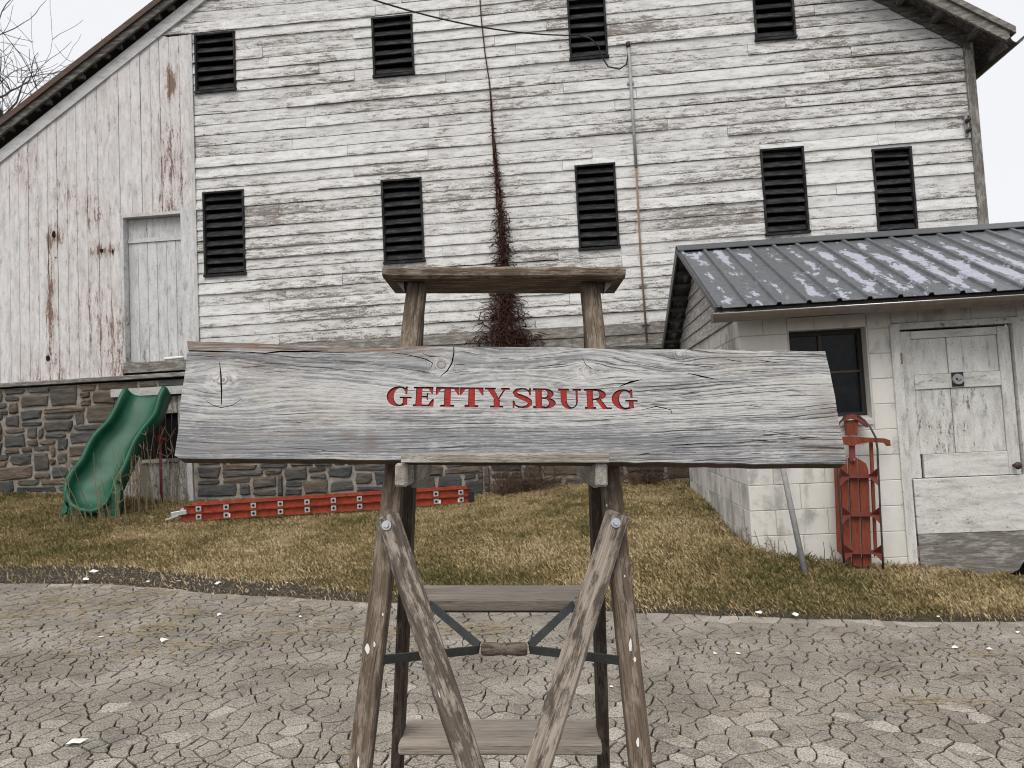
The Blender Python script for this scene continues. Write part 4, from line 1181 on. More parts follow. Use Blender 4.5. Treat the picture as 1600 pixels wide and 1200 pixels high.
q = MB(); cxl, czl = (la + lb) / 2, (lz0 + lz1) / 2; q.tube([(cxl, .001, czl), (cxl, -.012, czl)], [.044, .04], 20); q.tube([(cxl, -.0125, czl), (cxl, -.02, czl)], [.012, .01], 8); q.build('lock_ring', M['galv'], lk)
q = MB(); q.beam((cxl - .022, -.015, czl + .006), (cxl + .016, -.015, czl - .004), .012, .006, (0, 0, 1)); q.build('lock_lever', M['frame'], lk)
kx, kz = P(1585, 727); q = MB(); q.tube([(kx, .01, kz), (kx, -.02, kz), (kx, -.03, kz), (kx, -.048, kz), (kx, -.06, kz), (kx, -.065, kz)], [.012, .012, .024, .03, .024, .008], 14); q.build('knob', M['knob'], sd_, True)
for (u, v) in ((1407, 560), (1433, 862)):
    hx_, hz_2 = P(u, v); q = MB(); q.box((hx_ - .006, -.022, hz_2 - .045), (hx_ + .006, .0, hz_2 + .045), 2); q.build('hinge', M['rust'], sd_)
# roof: ribbed panels one by one
PIT = .2286; npan = 18; FE, FR = -.26, 1.56; BE = 3.36
def panel(i, front):
    x0 = SLX + i * PIT; prof = [(0, 0, -1), (.010, .022, -1), (.034, .022, -1), (.046, 0, -1), (.137, 0.001, 1), (PIT, 0, -1)]
    ya, za, yb, zb = (FE, T_E, FR, T_R) if front else (BE, T_E, FR, T_R)
    nrm = Vector((0, -(zb - za), (yb - ya))).normalized()
    if nrm.z < 0: nrm = -nrm
    v, f, e = [], [], []; m_ = 5; n = len(prof)
    for lay in (0, -.004):
        for j in range(m_ + 1):
            k = j / m_
            for (dx, dz, ed) in prof:
                p = Vector((x0 + dx, ya + (yb - ya) * k, za + (zb - za) * k)) + nrm * (dz + lay)
                v.append(p); e.append(ed * (1 if 0 < j < m_ else -1) if ed > 0 else ed)
    L = (m_ + 1) * n
    for lay in (0, 1):
        for j in range(m_):
            for i_ in range(n - 1):
                a = lay * L + j * n + i_; f.append((a, a + 1, a + n + 1, a + n))
    for i_ in range(n - 1): f.append((i_, i_ + 1, L + i_ + 1, L + i_))
    fix_normals(obj('roof_panel', v, f, M['roof'], shed, extra={'edge': e}))
for i in range(npan):
    panel(i, True); panel(i, False)
XE = SLX + npan * PIT
q = MB()
for sgn in (-1, 1):
    y1 = FR + sgn * .16; z1 = T_R - .16 * (T_R - T_E) / (FR - FE)
    v = [(SLX - .012, FR, T_R + .04), (XE, FR, T_R + .04), (XE, y1, z1 + .034), (SLX - .012, y1, z1 + .034), (SLX - .012, FR, T_R + .034), (XE, FR, T_R + .034), (XE, y1, z1 + .026), (SLX - .012, y1, z1 + .026)]
    q.add(v, BOXF)
q.build('ridge_cap', M['cap'], shed)
for (ya, name_) in ((FE, 'rake_trim'), (BE, 'rake_trim')):
    q = MB(); dz_ = .012 if ya < 0 else .038; q.beam((SLX - .008, ya, T_E - dz_), (SLX - .008, FR, T_R - dz_), (.012), (.045 if ya < 0 else .10), (1, 0, 0)); q.build(name_, M['cap'], shed)
    for k in np.linspace(.06, .94, 9):
        y = ya + (FR - ya) * k; z = T_E + (T_R - T_E) * k
        q = MB(); q.beam((SLX + .004, y, z - .05), (S_END, y, z - .05), .06, .03, (0, 1, 0)); q.build('purlin', M['dark_wood'], shed)
for k, z0 in enumerate(np.arange(T_W - .03, T_R - .1, .135)):
    z1 = min(z0 + .135, T_R - .07); sl = (T_R - T_E) / (FR - FE)
    def ex(z): return max(.0, FE + (z - T_E + .07) / sl), min(S_DEP, BE - (z - T_E + .07) / ((T_R - T_E) / (BE - FR)))
    (a0, b0), (a1, b1) = ex(z0), ex(z1)
    if b1 - a1 < .05: break
    v = [(-.022, a0, z0 + .003), (-.022, b0, z0 + .003), (.01, b0, z0), (.01, a0, z0), (-.008, a1, z1), (-.008, b1, z1), (.01, b1, z1), (.01, a1, z1)]
    fix_normals(obj('gable_board', v, BOXF, M['gable'], shed, [(p[1] + k * 3, p[2], 0) for p in v]))
q = MB(); q.prism([(.0, 0)], 0, 0) if False else None
v = [(.012, .05, T_W - .05), (.012, S_DEP - .02, T_W - .05), (.012, FR, T_R - .11), (.1, .05, T_W - .05), (.1, S_DEP - .02, T_W - .05), (.1, FR, T_R - .11)]
fix_normals(obj('gable_core', v, [(0, 1, 2), (5, 4, 3), (0, 3, 4, 1), (1, 4, 5, 2), (2, 5, 3, 0)], M['core'], shed))
# front gutter
gx0 = sp(1113, 492, -.30)[0]; gt = sp(1113, 491, -.33)[1]; prof = [(-.24, 0), (-.245, -.055), (-.275, -.062), (-.315, -.058), (-.328, -.03), (-.335, -.008), (-.335, .002), (-.326, .002), (-.322, -.012), (-.305, -.05), (-.252, -.05), (-.248, 0)]
v, f = [], []; n = len(prof)
for x in (gx0, XE):
    for (y, z) in prof: v.append((x, y, gt + z + .0))
for i in range(n): k = (i + 1) % n; f.append((i, k, n + k, n + i))
gu = fix_normals(obj('gutter', v, f, M['gutter'], shed))
q = MB(); q.tube([(gx0, -.333, gt + .001), (XE, -.333, gt + .001)], .006, 8); q.build('gutter_lip', M['lip'], gu, True)
q = MB(); q.box((gx0 - .003, -.334, gt - .06), (gx0 - .0005, -.241, gt)); q.build('gutter_end', M['gutter'], gu)
q = MB(); q.box((.0, -.235, T_E - .075), (S_END, -.215, T_E - .012)); q.build('fascia_board', M['frame'], shed)  # near-black colour stands for the shaded gap between roof edge and gutter

# ------------------------------------------------------------------ sled standing against the shed
def sw(u, v, d):
    s_, t_ = sp(u, v, d); return SHED_O + AX * s_ + AY * d + Vector((0, 0, t_))
so = sw(1342, 884, -.16)
sled = empty('sled', so, (0, 0, -PSI), label='red wooden runner sled standing upright against the white block wall', cat='sled')
def sl(u, v, d=-.16):
    s_, t_ = sp(u, v, d); o_ = (so - SHED_O); return Vector((s_ - o_.dot(AX), d + .16, t_ - so.z))
def lean(v): return 0.11 * (884 - v) / 234.0                       # top leans on the wall
def slat(name, pts, mat='red_sled', th=.018, d=-.16):
    q = MB(); P_ = [sl(u, v, d + lean(v)) for u, v in pts]; n = len(P_); off = RS.uniform(0, 9)
    vv = P_ + [p + Vector((0, th, 0)) for p in P_]
    ff = [tuple(range(n)), tuple(range(2 * n - 1, n - 1, -1))] + [((i + 1) % n, i, n + i, n + (i + 1) % n) for i in range(n)]
    q.add(vv, ff, [(p.z + off, p.x + off, p.y) for p in vv]); return fix_normals(q.build(name, M[mat], sled))
slat('side_rail', [(1309, 862), (1303, 700), (1311, 700), (1317, 868)]); slat('side_rail', [(1367, 870), (1359, 690), (1364, 690), (1371, 862)])
slat('deck_slat', [(1320, 876), (1313, 728), (1323, 717), (1330, 880)])
slat('deck_slat', [(1333, 884), (1326, 716), (1333, 713), (1340, 716), (1346, 886)])
slat('deck_slat', [(1349, 886), (1342, 717), (1353, 724), (1357, 735), (1362, 882)])
for v0, v1, u0, u1 in ((741, 747, 1316, 1369), (801, 807, 1319, 1373), (860, 866, 1322, 1376)):
    b = slat('bunk', [(u0, v1), (u0, v0), (u1, v0), (u1, v1)], 'red_iron', .03, -.20)
    for (uu, sg) in ((u0, -1), (u1, 1)):
        vm = (v0 + v1) / 2
        for k, (dv0, dv1) in enumerate(((-12, 3), (0, 15))):
            a, c = sl(uu - sg * 13, vm, -.19 + lean(vm)), sl(uu + sg * 3, vm + (dv0 if k == 0 else dv1), -.30 + lean(vm)); e_ = sl(uu + sg * 2, vm + 1, -.25 + lean(vm))
            vv = [a, c, e_]; vv += [p + Vector((0, .006, .004)) for p in vv]
            fix_normals(obj('knee', vv, [(0, 1, 2), (5, 4, 3), (0, 3, 4, 1), (1, 4, 5, 2), (2, 5, 3, 0)], M['red_iron'], sled))
q = MB(); q.tube([sl(u, v, d) for u, v, d in ((1340, 650, -.14), (1350, 656, -.20), (1360, 668, -.26), (1368, 683, -.29), (1371, 700, -.30), (1373, 745, -.30), (1376, 810, -.30), (1379, 862, -.30), (1380, 889, -.29))], .008, 6); q.build('runner', M['dark_iron'], sled, True)
q = MB(); q.tube([sl(u, v, d) for u, v, d in ((1322, 650, -.14), (1312, 660, -.22), (1306, 690, -.30), (1310, 760, -.30), (1315, 830, -.30), (1319, 880, -.29))], .008, 6); q.build('runner', M['dark_iron'], sled, True)
slat('front_bar', [(1316, 657), (1320, 650), (1333, 647), (1345, 650), (1358, 663), (1356, 668), (1341, 657), (1330, 654), (1320, 658)], 'red_iron', .03, -.19)
slat('head_board', [(1322, 680), (1320, 657), (1341, 656), (1340, 680)], 'red_sled', .02, -.17)
slat('steering_bar', [(1300, 690), (1302, 683), (1330, 682), (1344, 683), (1365, 684), (1383, 685), (1391, 688), (1392, 697), (1387, 697), (1382, 692), (1360, 691), (1340, 694), (1332, 697), (1318, 694)], 'red_sled', .022, -.21)
slat('post', [(1328, 721), (1327, 694), (1336, 694), (1337, 721)], 'red_iron', .015, -.185)
c = sl(1334, 718, -.19 + lean(718)); q = MB(); q.tube([c, c - Vector((0, .012, 0))], .007, 8); q.build('bolt', M['zinc'], sled)

# grey pole
pa, pb = sw(1258, 892, -.42), sw(1193, 590, -.035)
pa.z = float(terrain(pa.x, pa.y)) - .01
world_tube('pole', [pa, pa.lerp(pb, .5), pb], [.022, .021, .019], M['pole'], 10, label='slim grey pole leaning on the shed wall beside the red sled', cat='pole')

# ------------------------------------------------------------------ green slide
Lr = [(199, 607), (192, 620), (184, 638), (171, 660), (153, 678), (141, 697), (131, 719), (113, 741), (107, 756), (106, 772), (110, 786)]
Rr = [(253, 605), (246, 620), (238, 646), (219, 670), (206, 690), (197, 712), (187, 734), (178, 748), (174, 760), (170, 774), (164, 789)]
n = len(Lr)
Dp = [9.62 - .92 * (i / (n - 1)) for i in range(n)]
def at_y(u, v, y):
    d = ray(u, v); return CAM_P + d * ((y - CAM_P.y) / d.y)
bc = at_y(140, 812, 8.75)
slide = empty('slide', (bc.x, bc.y, float(terrain(bc.x, bc.y))), label='green plastic wavy slide propped against the stone wall', cat='slide')
SO = slide.location.copy()
v, f = [], []; m_ = 14
LL = [at_y(*Lr[i], Dp[i]) - SO for i in range(n)]; RRp = [at_y(*Rr[i], Dp[i]) - SO for i in range(n)]
def smooth_pts(A):
    out = []
    for i in range(len(A) - 1):
        p0, p1, p2, p3 = A[max(i - 1, 0)], A[i], A[i + 1], A[min(i + 2, len(A) - 1)]
        for k in range(3):
            t = k / 3; out.append(0.5 * ((2 * p1) + (p2 - p0) * t + (2 * p0 - 5 * p1 + 4 * p2 - p3) * t * t + (3 * p1 - p0 - 3 * p2 + p3) * t ** 3))
    return out + [A[-1]]
LL, RRp = smooth_pts(LL), smooth_pts(RRp); n = len(LL)
for i in range(n):
    a, b = LL[i], RRp[i]
    tan = ((LL[min(i + 1, n - 1)] - LL[max(i - 1, 0)]) + (RRp[min(i + 1, n - 1)] - RRp[max(i - 1, 0)])).normalized()
    ac = (b - a).normalized(); nr = tan.cross(ac).normalized()
    if nr.y < 0: nr = -nr
    q_ = i / (n - 1)
    nr = (nr + Vector((0, 0, -.8))).normalized() if nr.z > -.2 else nr
    w = (b - a).length; dep = .17 if q_ < .9 else .17 - .4 * (q_ - .9)
    c0 = .028
    # outer skirt, rolled rim, trough, rolled rim, outer skirt
    sk = .22 if q_ < .72 else .22 + .5 * (q_ - .72)
    prof = [(-.055, sk), (-.060, .03), (-.050, -.004), (-.025, -.014), (0, 0)]
    for k in range(1, m_):
        t = k / m_; ang = math.pi * t
        prof.append((w * (0.5 - 0.5 * math.copysign(abs(math.cos(ang)) ** .75, math.cos(ang))), dep * math.sin(ang) ** .6))
    prof += [(w, 0), (w + .025, -.014), (w + .050, -.004), (w + .060, .03), (w + .055, sk)]
    for (x, y) in prof: v.append(a + ac * x + nr * y)
k_ = len(prof)
for i in range(n - 1):
    for j in range(k_ - 1): f.append((i * k_ + j, i * k_ + j + 1, (i + 1) * k_ + j + 1, (i + 1) * k_ + j))
ch = obj('chute', v, f, M['slide'], slide, smooth=True); fix_normals(ch)
sol = ch.modifiers.new('thick', 'SOLIDIFY'); sol.thickness = .012; sol.offset = 0
# foot: two flared legs and the bridge under the lip
def foot(pts, th=.03):
    P_ = [at_y(u, v_, y_) - SO for u, v_, y_ in pts]; n_ = len(P_); vv = P_ + [p + Vector((0, th, 0)) for p in P_]
    fix_normals(obj('foot', vv, [tuple(range(n_)), tuple(range(2 * n_ - 1, n_ - 1, -1))] + [((i + 1) % n_, i, n_ + i, n_ + (i + 1) % n_) for i in range(n_)], M['slide'], slide))
foot([(104, 758, 8.80), (109, 778, 8.78), (104, 800, 8.72), (92, 808, 8.70), (91, 803, 8.70), (99, 786, 8.75)], .05)
foot([(109, 784, 8.71), (118, 794, 8.70), (142, 801, 8.69), (163, 792, 8.70), (172, 774, 8.74), (178, 756, 8.80), (189, 762, 8.80), (184, 812, 8.72), (112, 812, 8.70), (104, 806, 8.70)], .05)

q = MB(); q.tube([at_y(u, v_, y_) - SO for u, v_, y_ in ((105, 768, 8.73), (107, 780, 8.70), (113, 790, 8.67), (125, 797, 8.65), (142, 800, 8.64), (157, 796, 8.65), (166, 786, 8.67), (171, 772, 8.72))], [.028, .03, .032, .034, .034, .034, .03, .028], 8); q.build('lip', M['slide'], slide, True)
# ------------------------------------------------------------------ orange extension ladder lying by the wall
def on_turf(u, v):
    d = ray(u, v); t = 4.0
    for _ in range(400):
        p = CAM_P + d * t
        if p.z < float(terrain(p.x, p.y)) and p.y > 4.8: break
        t += .02
    return p
ea, eb = on_turf(282, 817), on_turf(738, 787)
el = empty('extension_ladder', ea, label='orange two-section extension ladder lying flat along the stone wall', cat='ladder')
dl = (eb - ea); LEN = dl.length; dl.normalize(); back = Vector((0, 0, 1)).cross(dl).normalized(); upv = dl.cross(back) * -1
if upv.z < 0: upv = -upv
if back.y < 0: back = -back
def cprof(o_, base, off, flip, L0, L1, name='rail'):
    h, w, t_ = .088, .036, .006
    pr = [(0, 0), (w, 0), (w, t_), (t_, t_), (t_, h - t_), (w, h - t_), (w, h), (0, h)]
    v = []; n_ = len(pr)
    for L in (L0, L1):
        for (x, z) in pr: v.append(dl * L + back * (off + (-x if flip else x)) + upv * (base + z))
    f = [(i, (i + 1) % n_, n_ + (i + 1) % n_, n_ + i) for i in range(n_)] + [tuple(range(n_)), tuple(range(2 * n_ - 1, n_ - 1, -1))]
    return fix_normals(obj(name, v, f, M['orange'], el))
lev = ((.012, 0.0, LEN), (.104, .03, LEN - .02))
for bz_, L0, L1 in lev:
    r1 = cprof(el, bz_, .036, True, L0, L1); r2 = cprof(el, bz_, .40, False, L0, L1)
    k = .20
    while k < LEN - .08:
        c = dl * k + upv * (bz_ + .044)
        q = MB(); q.tube([c + back * .03, c + back * .42], .016, 8); q.build('rung', M['alu'], el, True)
        a = c + back * -.003
        vv = []
        for y_ in (0, .004):
            for (x, z) in ((-.03, -.03), (.03, -.03), (.03, .03), (-.03, .03)): vv.append(a + dl * x + upv * z + back * y_)
        pl = fix_normals(obj('rung_plate', vv, BOXF, M['alu'], el))
        q = MB(); q.tube([a - back * .0035, a + back * .001], .015, 10); q.build('rung_hole', M['black'], pl)  # flat black disc painted for the dark of the open rung end
        k += .305
for (k, s_) in ((.52, 1), (2.45, 2.6), (LEN - .42, 1.2), (LEN - .14, 1.2)):
    c = dl * k + upv * .05 - back * .002; vv = [c + dl * x + upv * z + back * y for y in (0, .003) for (x, z) in ((-.03 * s_, -.022), (.03 * s_, -.022), (.03 * s_, .022), (-.03 * s_, .022))]
    fix_normals(obj('sticker', vv, BOXF, M['white'], el))
for off in (.0, .37):
    q = MB(); q.beam(back * (off + .015) + upv * .10 - dl * .10, back * (off + .015) + upv * .12 + dl * .07, .05, .055, back, .006); q.beam(back * (off + .015) + upv * .045 - dl * .16, back * (off + .015) + upv * .085 - dl * .02, .06, .02, back, .003); q.build('foot', M['alu'], el)
    q = MB(); q.beam(back * (off + .018) + upv * .03 + dl * (LEN - .01), back * (off + .018) + upv * .15 + dl * (LEN - .01), .05, .07, back, .006); q.build('end_cap', M['rope'], el)

# ------------------------------------------------------------------ red yard hydrant by the cellar door
hb = bw(252, 775, -.22); hb.z = float(terrain(hb.x, hb.y))
hyd = empty('yard_hydrant', hb, (0, 0, -PSI), label='faded red yard hydrant with curved handle in front of the cellar door', cat='hydrant')
def hp(u, v, d=-.22):
    s_, t_ = bp(u, v, d); p = BARN_O + AX * s_ + AY * d + Vector((0, 0, t_)) - hb; return Vector((p.dot(AX), p.dot(AY), p.z))
z1 = hp(252, 692).z
q = MB(); q.tube([(0, 0, -.05), (0, 0, z1)], .017, 8); q.build('standpipe', M['fire_red'], hyd, True)
q = MB(); q.tube([(0, 0, z1 - .01), (0, 0, z1 + .03), (0, 0, z1 + .09), (0, 0, z1 + .11)], [.024, .034, .032, .016], 10); q.tube([(0, 0, z1 + .055), (.06, -.03, z1 + .05), (.10, -.04, z1 + .045)], [.02, .018, .024], 8); q.build('head', M['fire_red'], hyd, True)
q = MB(); q.tube([(-.03, -.01, z1 + .03), (-.075, -.02, z1 + .10), (-.075, -.02, z1 + .17), (-.03, -.02, z1 + .225), (.03, -.02, z1 + .215), (.05, -.02, z1 + .15), (.045, -.02, z1 + .09)], [.012, .014, .015, .016, .016, .014, .012], 8); q.build('handle', M['fire_red'], hyd, True)

# white scrap on the upper door sill
c = bw(272, 561, -.03); q = MB(); q.beam(-AX * .14 + Vector((0, 0, .02)), AX * .14 + Vector((0, 0, .03)), .06, .04, (0, 1, 0), .012); o = q.build('white_offcut', M['white'], None, label='white scrap of board lying on the upper door sill', cat='scrap'); o.location = c + Vector((0, 0, -.012)); 

# ------------------------------------------------------------------ dry weeds
RW = random.Random(31)
def weeds(u, v, n, hgt, wid, label, d=None):
    p = on_turf(u, v) if d is None else bw(u, v, d); p.z = float(terrain(p.x, p.y)); q = MB()
    for i in range(n):
        b = Vector((RW.gauss(0, wid), RW.gauss(0, .12), -.02)); h = hgt * RW.uniform(.45, 1.05); ln_ = Vector((RW.gauss(0, .16), RW.gauss(-.03, .12), 1)); pts = [b]
        for k in range(5):
            ln_ += Vector((RW.gauss(0, .07), RW.gauss(0, .05), 0)); ln_.normalize(); pts.append(pts[-1] + ln_ * h / 5)
        q.tube(pts, [.0055 * (1 - k * .14) for k in range(6)], 4, False)
        for k in range(RW.randint(1, 5)):
            j = RW.randint(2, 5); p0 = pts[j]; dd = Vector((RW.gauss(0, .7), RW.gauss(0, .4), RW.uniform(.3, 1))).normalized() * h * RW.uniform(.06, .2)
            q.tube([p0, p0 + dd * .6, p0 + dd], [.0035, .003, .002], 3, False)
    o = q.build('dry_weeds', M['stalk'], None, label=label, cat='weeds'); o.location = p
weeds(172, 822, 15, .95, .20, 'tall thin dry weed stalks standing in front of the green slide')
weeds(235, 800, 24, 1.05, .22, 'tall dry weed stalks between the slide and the cellar door')
weeds(120, 815, 34, .22, .22, 'low dry weeds around the foot of the green slide')
weeds(1310, 884, 22, .22, .12, 'small dry weeds at the foot of the shed wall by the sled')
weeds(1185, 864, 22, .20, .10, 'small dry weeds at the corner of the shed')

# ------------------------------------------------------------------ bare trees
def tree(name, base, H, seed, label, mat, lean_, twr=.012, lv=6, r0=.28):
    rt = random.Random(seed); root = empty(name, base, label=label, cat='tree'); tk, cr = MB(), MB()
    def grow(p, d, L, r, lvl):
        pts = [p.copy()]; n = 4
        for i in range(n):
            d = (d + Vector((rt.gauss(0, .13), rt.gauss(0, .13), rt.gauss(.03, .08)))).normalized(); pts.append(pts[-1] + d * L / n)
        r1 = max(r * .62, twr * .6); rr = [r + (r1 - r) * i / n for i in range(n + 1)]
        (tk if lvl == 0 else cr).tube(pts, rr, 8 if lvl == 0 else (5 if lvl < 3 else 3), lvl == 0)
        if lvl >= lv: return
        for k in range(rt.randint(2, 3) + (2 if lvl == 0 else 0)):
            i = rt.randint(2, n) if lvl else rt.randint(2, n); a = rt.uniform(0, 6.28); sp_ = rt.uniform(.45, 1.05)
            ax = d.cross(Vector((math.cos(a), math.sin(a), .3))).normalized(); nd = (Matrix.Rotation(sp_, 3, ax) @ d).normalized()
            grow(pts[i], nd, L * rt.uniform(.55, .8), max(rr[i] * rt.uniform(.5, .7), twr), lvl + 1)
        grow(pts[-1], d, L * .75, r1, lvl + 1)
    grow(Vector((0, 0, 0)), Vector(lean_).normalized(), H * .36, r0, 0)
    tk.build('trunk', M[mat], root, True); cr.build('crown', M[mat], root)
tree('bare_tree', (-16.7, 23.5, 0.6), 16.5, 4, 'bare winter tree reaching above the left roof slope of the barn', 'twig', (.02, 0, 1), .011, 5, .26)
tree('bare_tree', (30.5, 46.0, 0.0), 13.0, 8, 'faint bare tree far behind the shed roof', 'far_twig', (0, 0, 1), .014, 6, .2)

# ------------------------------------------------------------------ scraps and litter on the drive
RL = random.Random(17)
for (u, v, k) in ((148, 901, 1.5), (134, 912, 1.1), (232, 916, .9), (279, 915, .9), (341, 918, 1.3), (448, 919, .8), (424, 928, .6), (255, 1003, 1.2), (343, 962, 1.0), (158, 997, .7), (1186, 966, 1.1), (1243, 969, 1.0), (1117, 1023, .7), (1153, 1023, .7), (1492, 1013, .9), (1546, 1017, .9), (1590, 990, .8), (1467, 972, .7), (118, 1163, 1.3), (470, 965, .6), (955, 1075, .5)):
    x, y = pave(u, v); r = .025 * k; q = MB(); ring = [(r * math.cos(i * 1.05) * RL.uniform(.5, 1.6), r * .7 * math.sin(i * 1.05) * RL.uniform(.5, 1.4)) for i in range(6)]
    vv = [(a, b, .002 + RL.uniform(0, r * .4)) for a, b in ring] + [(RL.uniform(-r, r) * .4, RL.uniform(-r, r) * .4, r * RL.uniform(.5, .9))]
    q.add(vv, [(i, (i + 1) % 6, 6) for i in range(6)] + [(5, 4, 3, 2, 1, 0)])
    o = q.build('white_scrap', M['white'], None, label='small crumpled white scrap lying loose on the cracked drive', cat='scrap', group='white scraps scattered on the drive'); o.matrix_world = TILT @ Matrix.Translation((x, y, .003 if y < edge_y(x) - .02 else .03)) @ Matrix.Rotation(RL.uniform(0, 6), 4, 'Z')
lt = MB()
for i in range(9000):
    x, y = RL.uniform(-4.6, 4.4), RL.uniform(2.4, 6.0)
    if x > -.5 and RL.random() < .7: continue
    if y > edge_y(x): continue
    if nfield(np.array([x + 20]), np.array([y + 20]), 1.6, 9)[0] + (.14 if x < -1 and y > 4.2 else 0) < .52 + .2 * RL.random(): continue
    a = RL.uniform(0, 3.14); L = RL.uniform(.012, .06); w = .0013
    c, s_ = math.cos(a), math.sin(a); z = RL.uniform(.002, .008)
    lt.add([(x - c * L + s_ * w, y - s_ * L - c * w, z), (x - c * L - s_ * w, y - s_ * L + c * w, z + .002), (x + c * L - s_ * w, y + s_ * L + c * w, z + RL.uniform(-.001, .006)), (x + c * L + s_ * w, y + s_ * L - c * w, z + .002)], [(0, 1, 2, 3)])
for i in range(38):
    x0, y0 = RL.uniform(-4.4, -.2), RL.uniform(4.0, 5.7)
    if i > 33: x0, y0 = RL.uniform(-3, 3.5), RL.uniform(2.6, 4.6)
    for k in range(RL.randint(12, 55)):
        x, y = x0 + RL.gauss(0, .14), y0 + RL.gauss(0, .04); a = RL.gauss(0, .5); L = RL.uniform(.012, .05); w = .0016
        if y > edge_y(x) - .02: continue
        c, s_ = math.cos(a), math.sin(a); z = RL.uniform(.003, .010)
        lt.add([(x - c * L + s_ * w, y - s_ * L - c * w, z), (x - c * L - s_ * w, y - s_ * L + c * w, z + .002), (x + c * L - s_ * w, y + s_ * L + c * w, z + RL.uniform(-.001, .006)), (x + c * L + s_ * w, y + s_ * L - c * w, z + .002)], [(0, 1, 2, 3)])
o = lt.build('straw_litter', M['straw'], None, label='loose straw and dead grass bits strewn over the drive', cat='straw', kind='stuff'); o.rotation_euler = (0, ROLL, 0)
gv_ = MB()
for i in range(5200):
    k = RL.random() * .9 + .1
    if k < .55:
        x = RL.uniform(-5, 0.3); y = edge_y(x) + RL.gauss(.05, .2)
    else:
        x, y = RL.uniform(-3.6, 3.6), RL.uniform(2.3, 4.6)
        if nfield(np.array([x + 20]), np.array([y + 20]), 1.1, 12)[0] < .5: continue
    r = RL.uniform(.002, .007) * (1.2 if k < .55 else .8); z = (ground_z(x, y) - pave_z(x)) if y > edge_y(x) else 0
    if y > edge_y(x): z = max(z, 0)
    vv = [(x + r * RL.uniform(.6, 1.2) * cx, y + r * RL.uniform(.6, 1.2) * cy, z + r * cz * .7 + .002) for cx, cy, cz in ((1, 0, 0), (-.5, .86, 0), (-.5, -.86, 0), (0, 0, 1))]
    gv_.add(vv, [(0, 1, 3), (1, 2, 3), (2, 0, 3)])
o = gv_.build('loose_gravel', M['plate'], None, label='loose gravel crumbs along the broken edge of the drive', cat='gravel', kind='stuff'); o.rotation_euler = (0, ROLL, 0)
# ------------------------------------------------------------------ stepladder (its own frame is square to the tilted drive)
step = empty('stepladder', T3 @ Vector((0, 1.25, 0)), (0, ROLL, 0), label='old brown wooden stepladder standing on the cracked drive', cat='stepladder')
LO = Vector((0, 1.25, 0))
INV = T3.inverted()
def lplane(u, v, y0, k, z0=1.495, off=0.0):
    """place where the pixel meets the leaning plane y = y0 + off + k (z - z0)"""
    d = INV @ ray(u, v); o = Vector((0, 0, CAM_H))
    t = (y0 + off + k * (o.z - z0)) / (d.y - k * d.z)
    return o + d * t - LO
NY, NK, FY, FK = 1.25, .22, 1.315, -.25
def near(u, v, off=0.0): return lplane(u, v, NY, NK, off=off)
def far(u, v, off=0.0): return lplane(u, v, FY, FK, off=off)
def to_z(a, b, z):                                    # run the line a-b on to height z
    t = (z - a.z) / (b.z - a.z); return a + (b - a) * t
def bar(name, p0, p1, w, h, side, mat, bev=.003, parent=step):
    q = MB(); q.beam(p0, p1, w, h, side, bev); return q.build(name, M[mat], parent)
TOPZ = 1.497
for (t_, b_) in (((651, 455), (563, 1200)), ((922, 455), (1001, 1200))):
    a, b = near(*t_), near(*b_); bar('leg', to_z(a, b, TOPZ - .001), to_z(a, b, .002), .031, .036, (1, 0, 0), 'ladder')
FL = []
for (t_, b_) in (((640, 760), (621, 1200)), ((930, 760), (943, 1200))):
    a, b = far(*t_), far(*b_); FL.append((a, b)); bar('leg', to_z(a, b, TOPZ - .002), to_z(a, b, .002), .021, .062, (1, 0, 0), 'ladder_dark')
for z in (1.22, .92, .62, .32):
    p0, p1 = to_z(*FL[0], z), to_z(*FL[1], z); y = (p0.y + p1.y) / 2
    q = MB(); q.beam((p0.x + .008, y + .0, z - .011), (p1.x - .008, y + .0, z - .011), .125, .022, (0, 1, 0), .003)
    q.build('tread', M['tread'], step)
    q = MB(); q.tube([(p0.x + .004, y - .02, z - .032), (p1.x - .004, y - .02, z - .032)], .003, 5); q.build('tie_rod', M['steel'], step)
# top plank, ends cut under
xa, xb = lp(597, 425, 1.2).x, lp(978, 432, 1.2).x
y0, y1 = 1.2 - LO.y, 1.345 - LO.y
q = MB(); poly = [(xa, TOPZ + .008), (xa + .004, TOPZ + .021), (xb - .004, TOPZ + .021), (xb, TOPZ + .008), (xb - .012, TOPZ), (xa + .012, TOPZ)]
nseg = 24; v, f, g = [], [], []
def top_ring(x, k):
    e = .0012 * math.sin(k * 2.1) + .0008 * math.sin(k * 5.3)
    ins = .012 if k in (0, nseg) else 0
    return [(x, y0 + .004 + ins * .3 + e, TOPZ + ins * .25), (x, y0 + e, TOPZ + .005 + ins * .2), (x, y0 + e, TOPZ + .016), (x, y0 + .005 + e, TOPZ + .020 + e), (x, y1 - .004, TOPZ + .020), (x, y1, TOPZ + .016), (x, y1, TOPZ + .004), (x, y1 - .004, TOPZ)]
for k in range(nseg + 1):
    x = xa + (xb - xa) * k / nseg
    for p in top_ring(x, k): v.append(p); g.append((p[0] + 7, p[1] * 1.0 + 3, p[2]))
for k in range(nseg):
    for i in range(8): f.append((k * 8 + i, k * 8 + (i + 1) % 8, k * 8 + 8 + (i + 1) % 8, k * 8 + 8 + i))
f += [tuple(range(7, -1, -1)), tuple(range(nseg * 8, nseg * 8 + 8))]
fix_normals(obj('top_plank', v, f, M['ladder'], step, g))
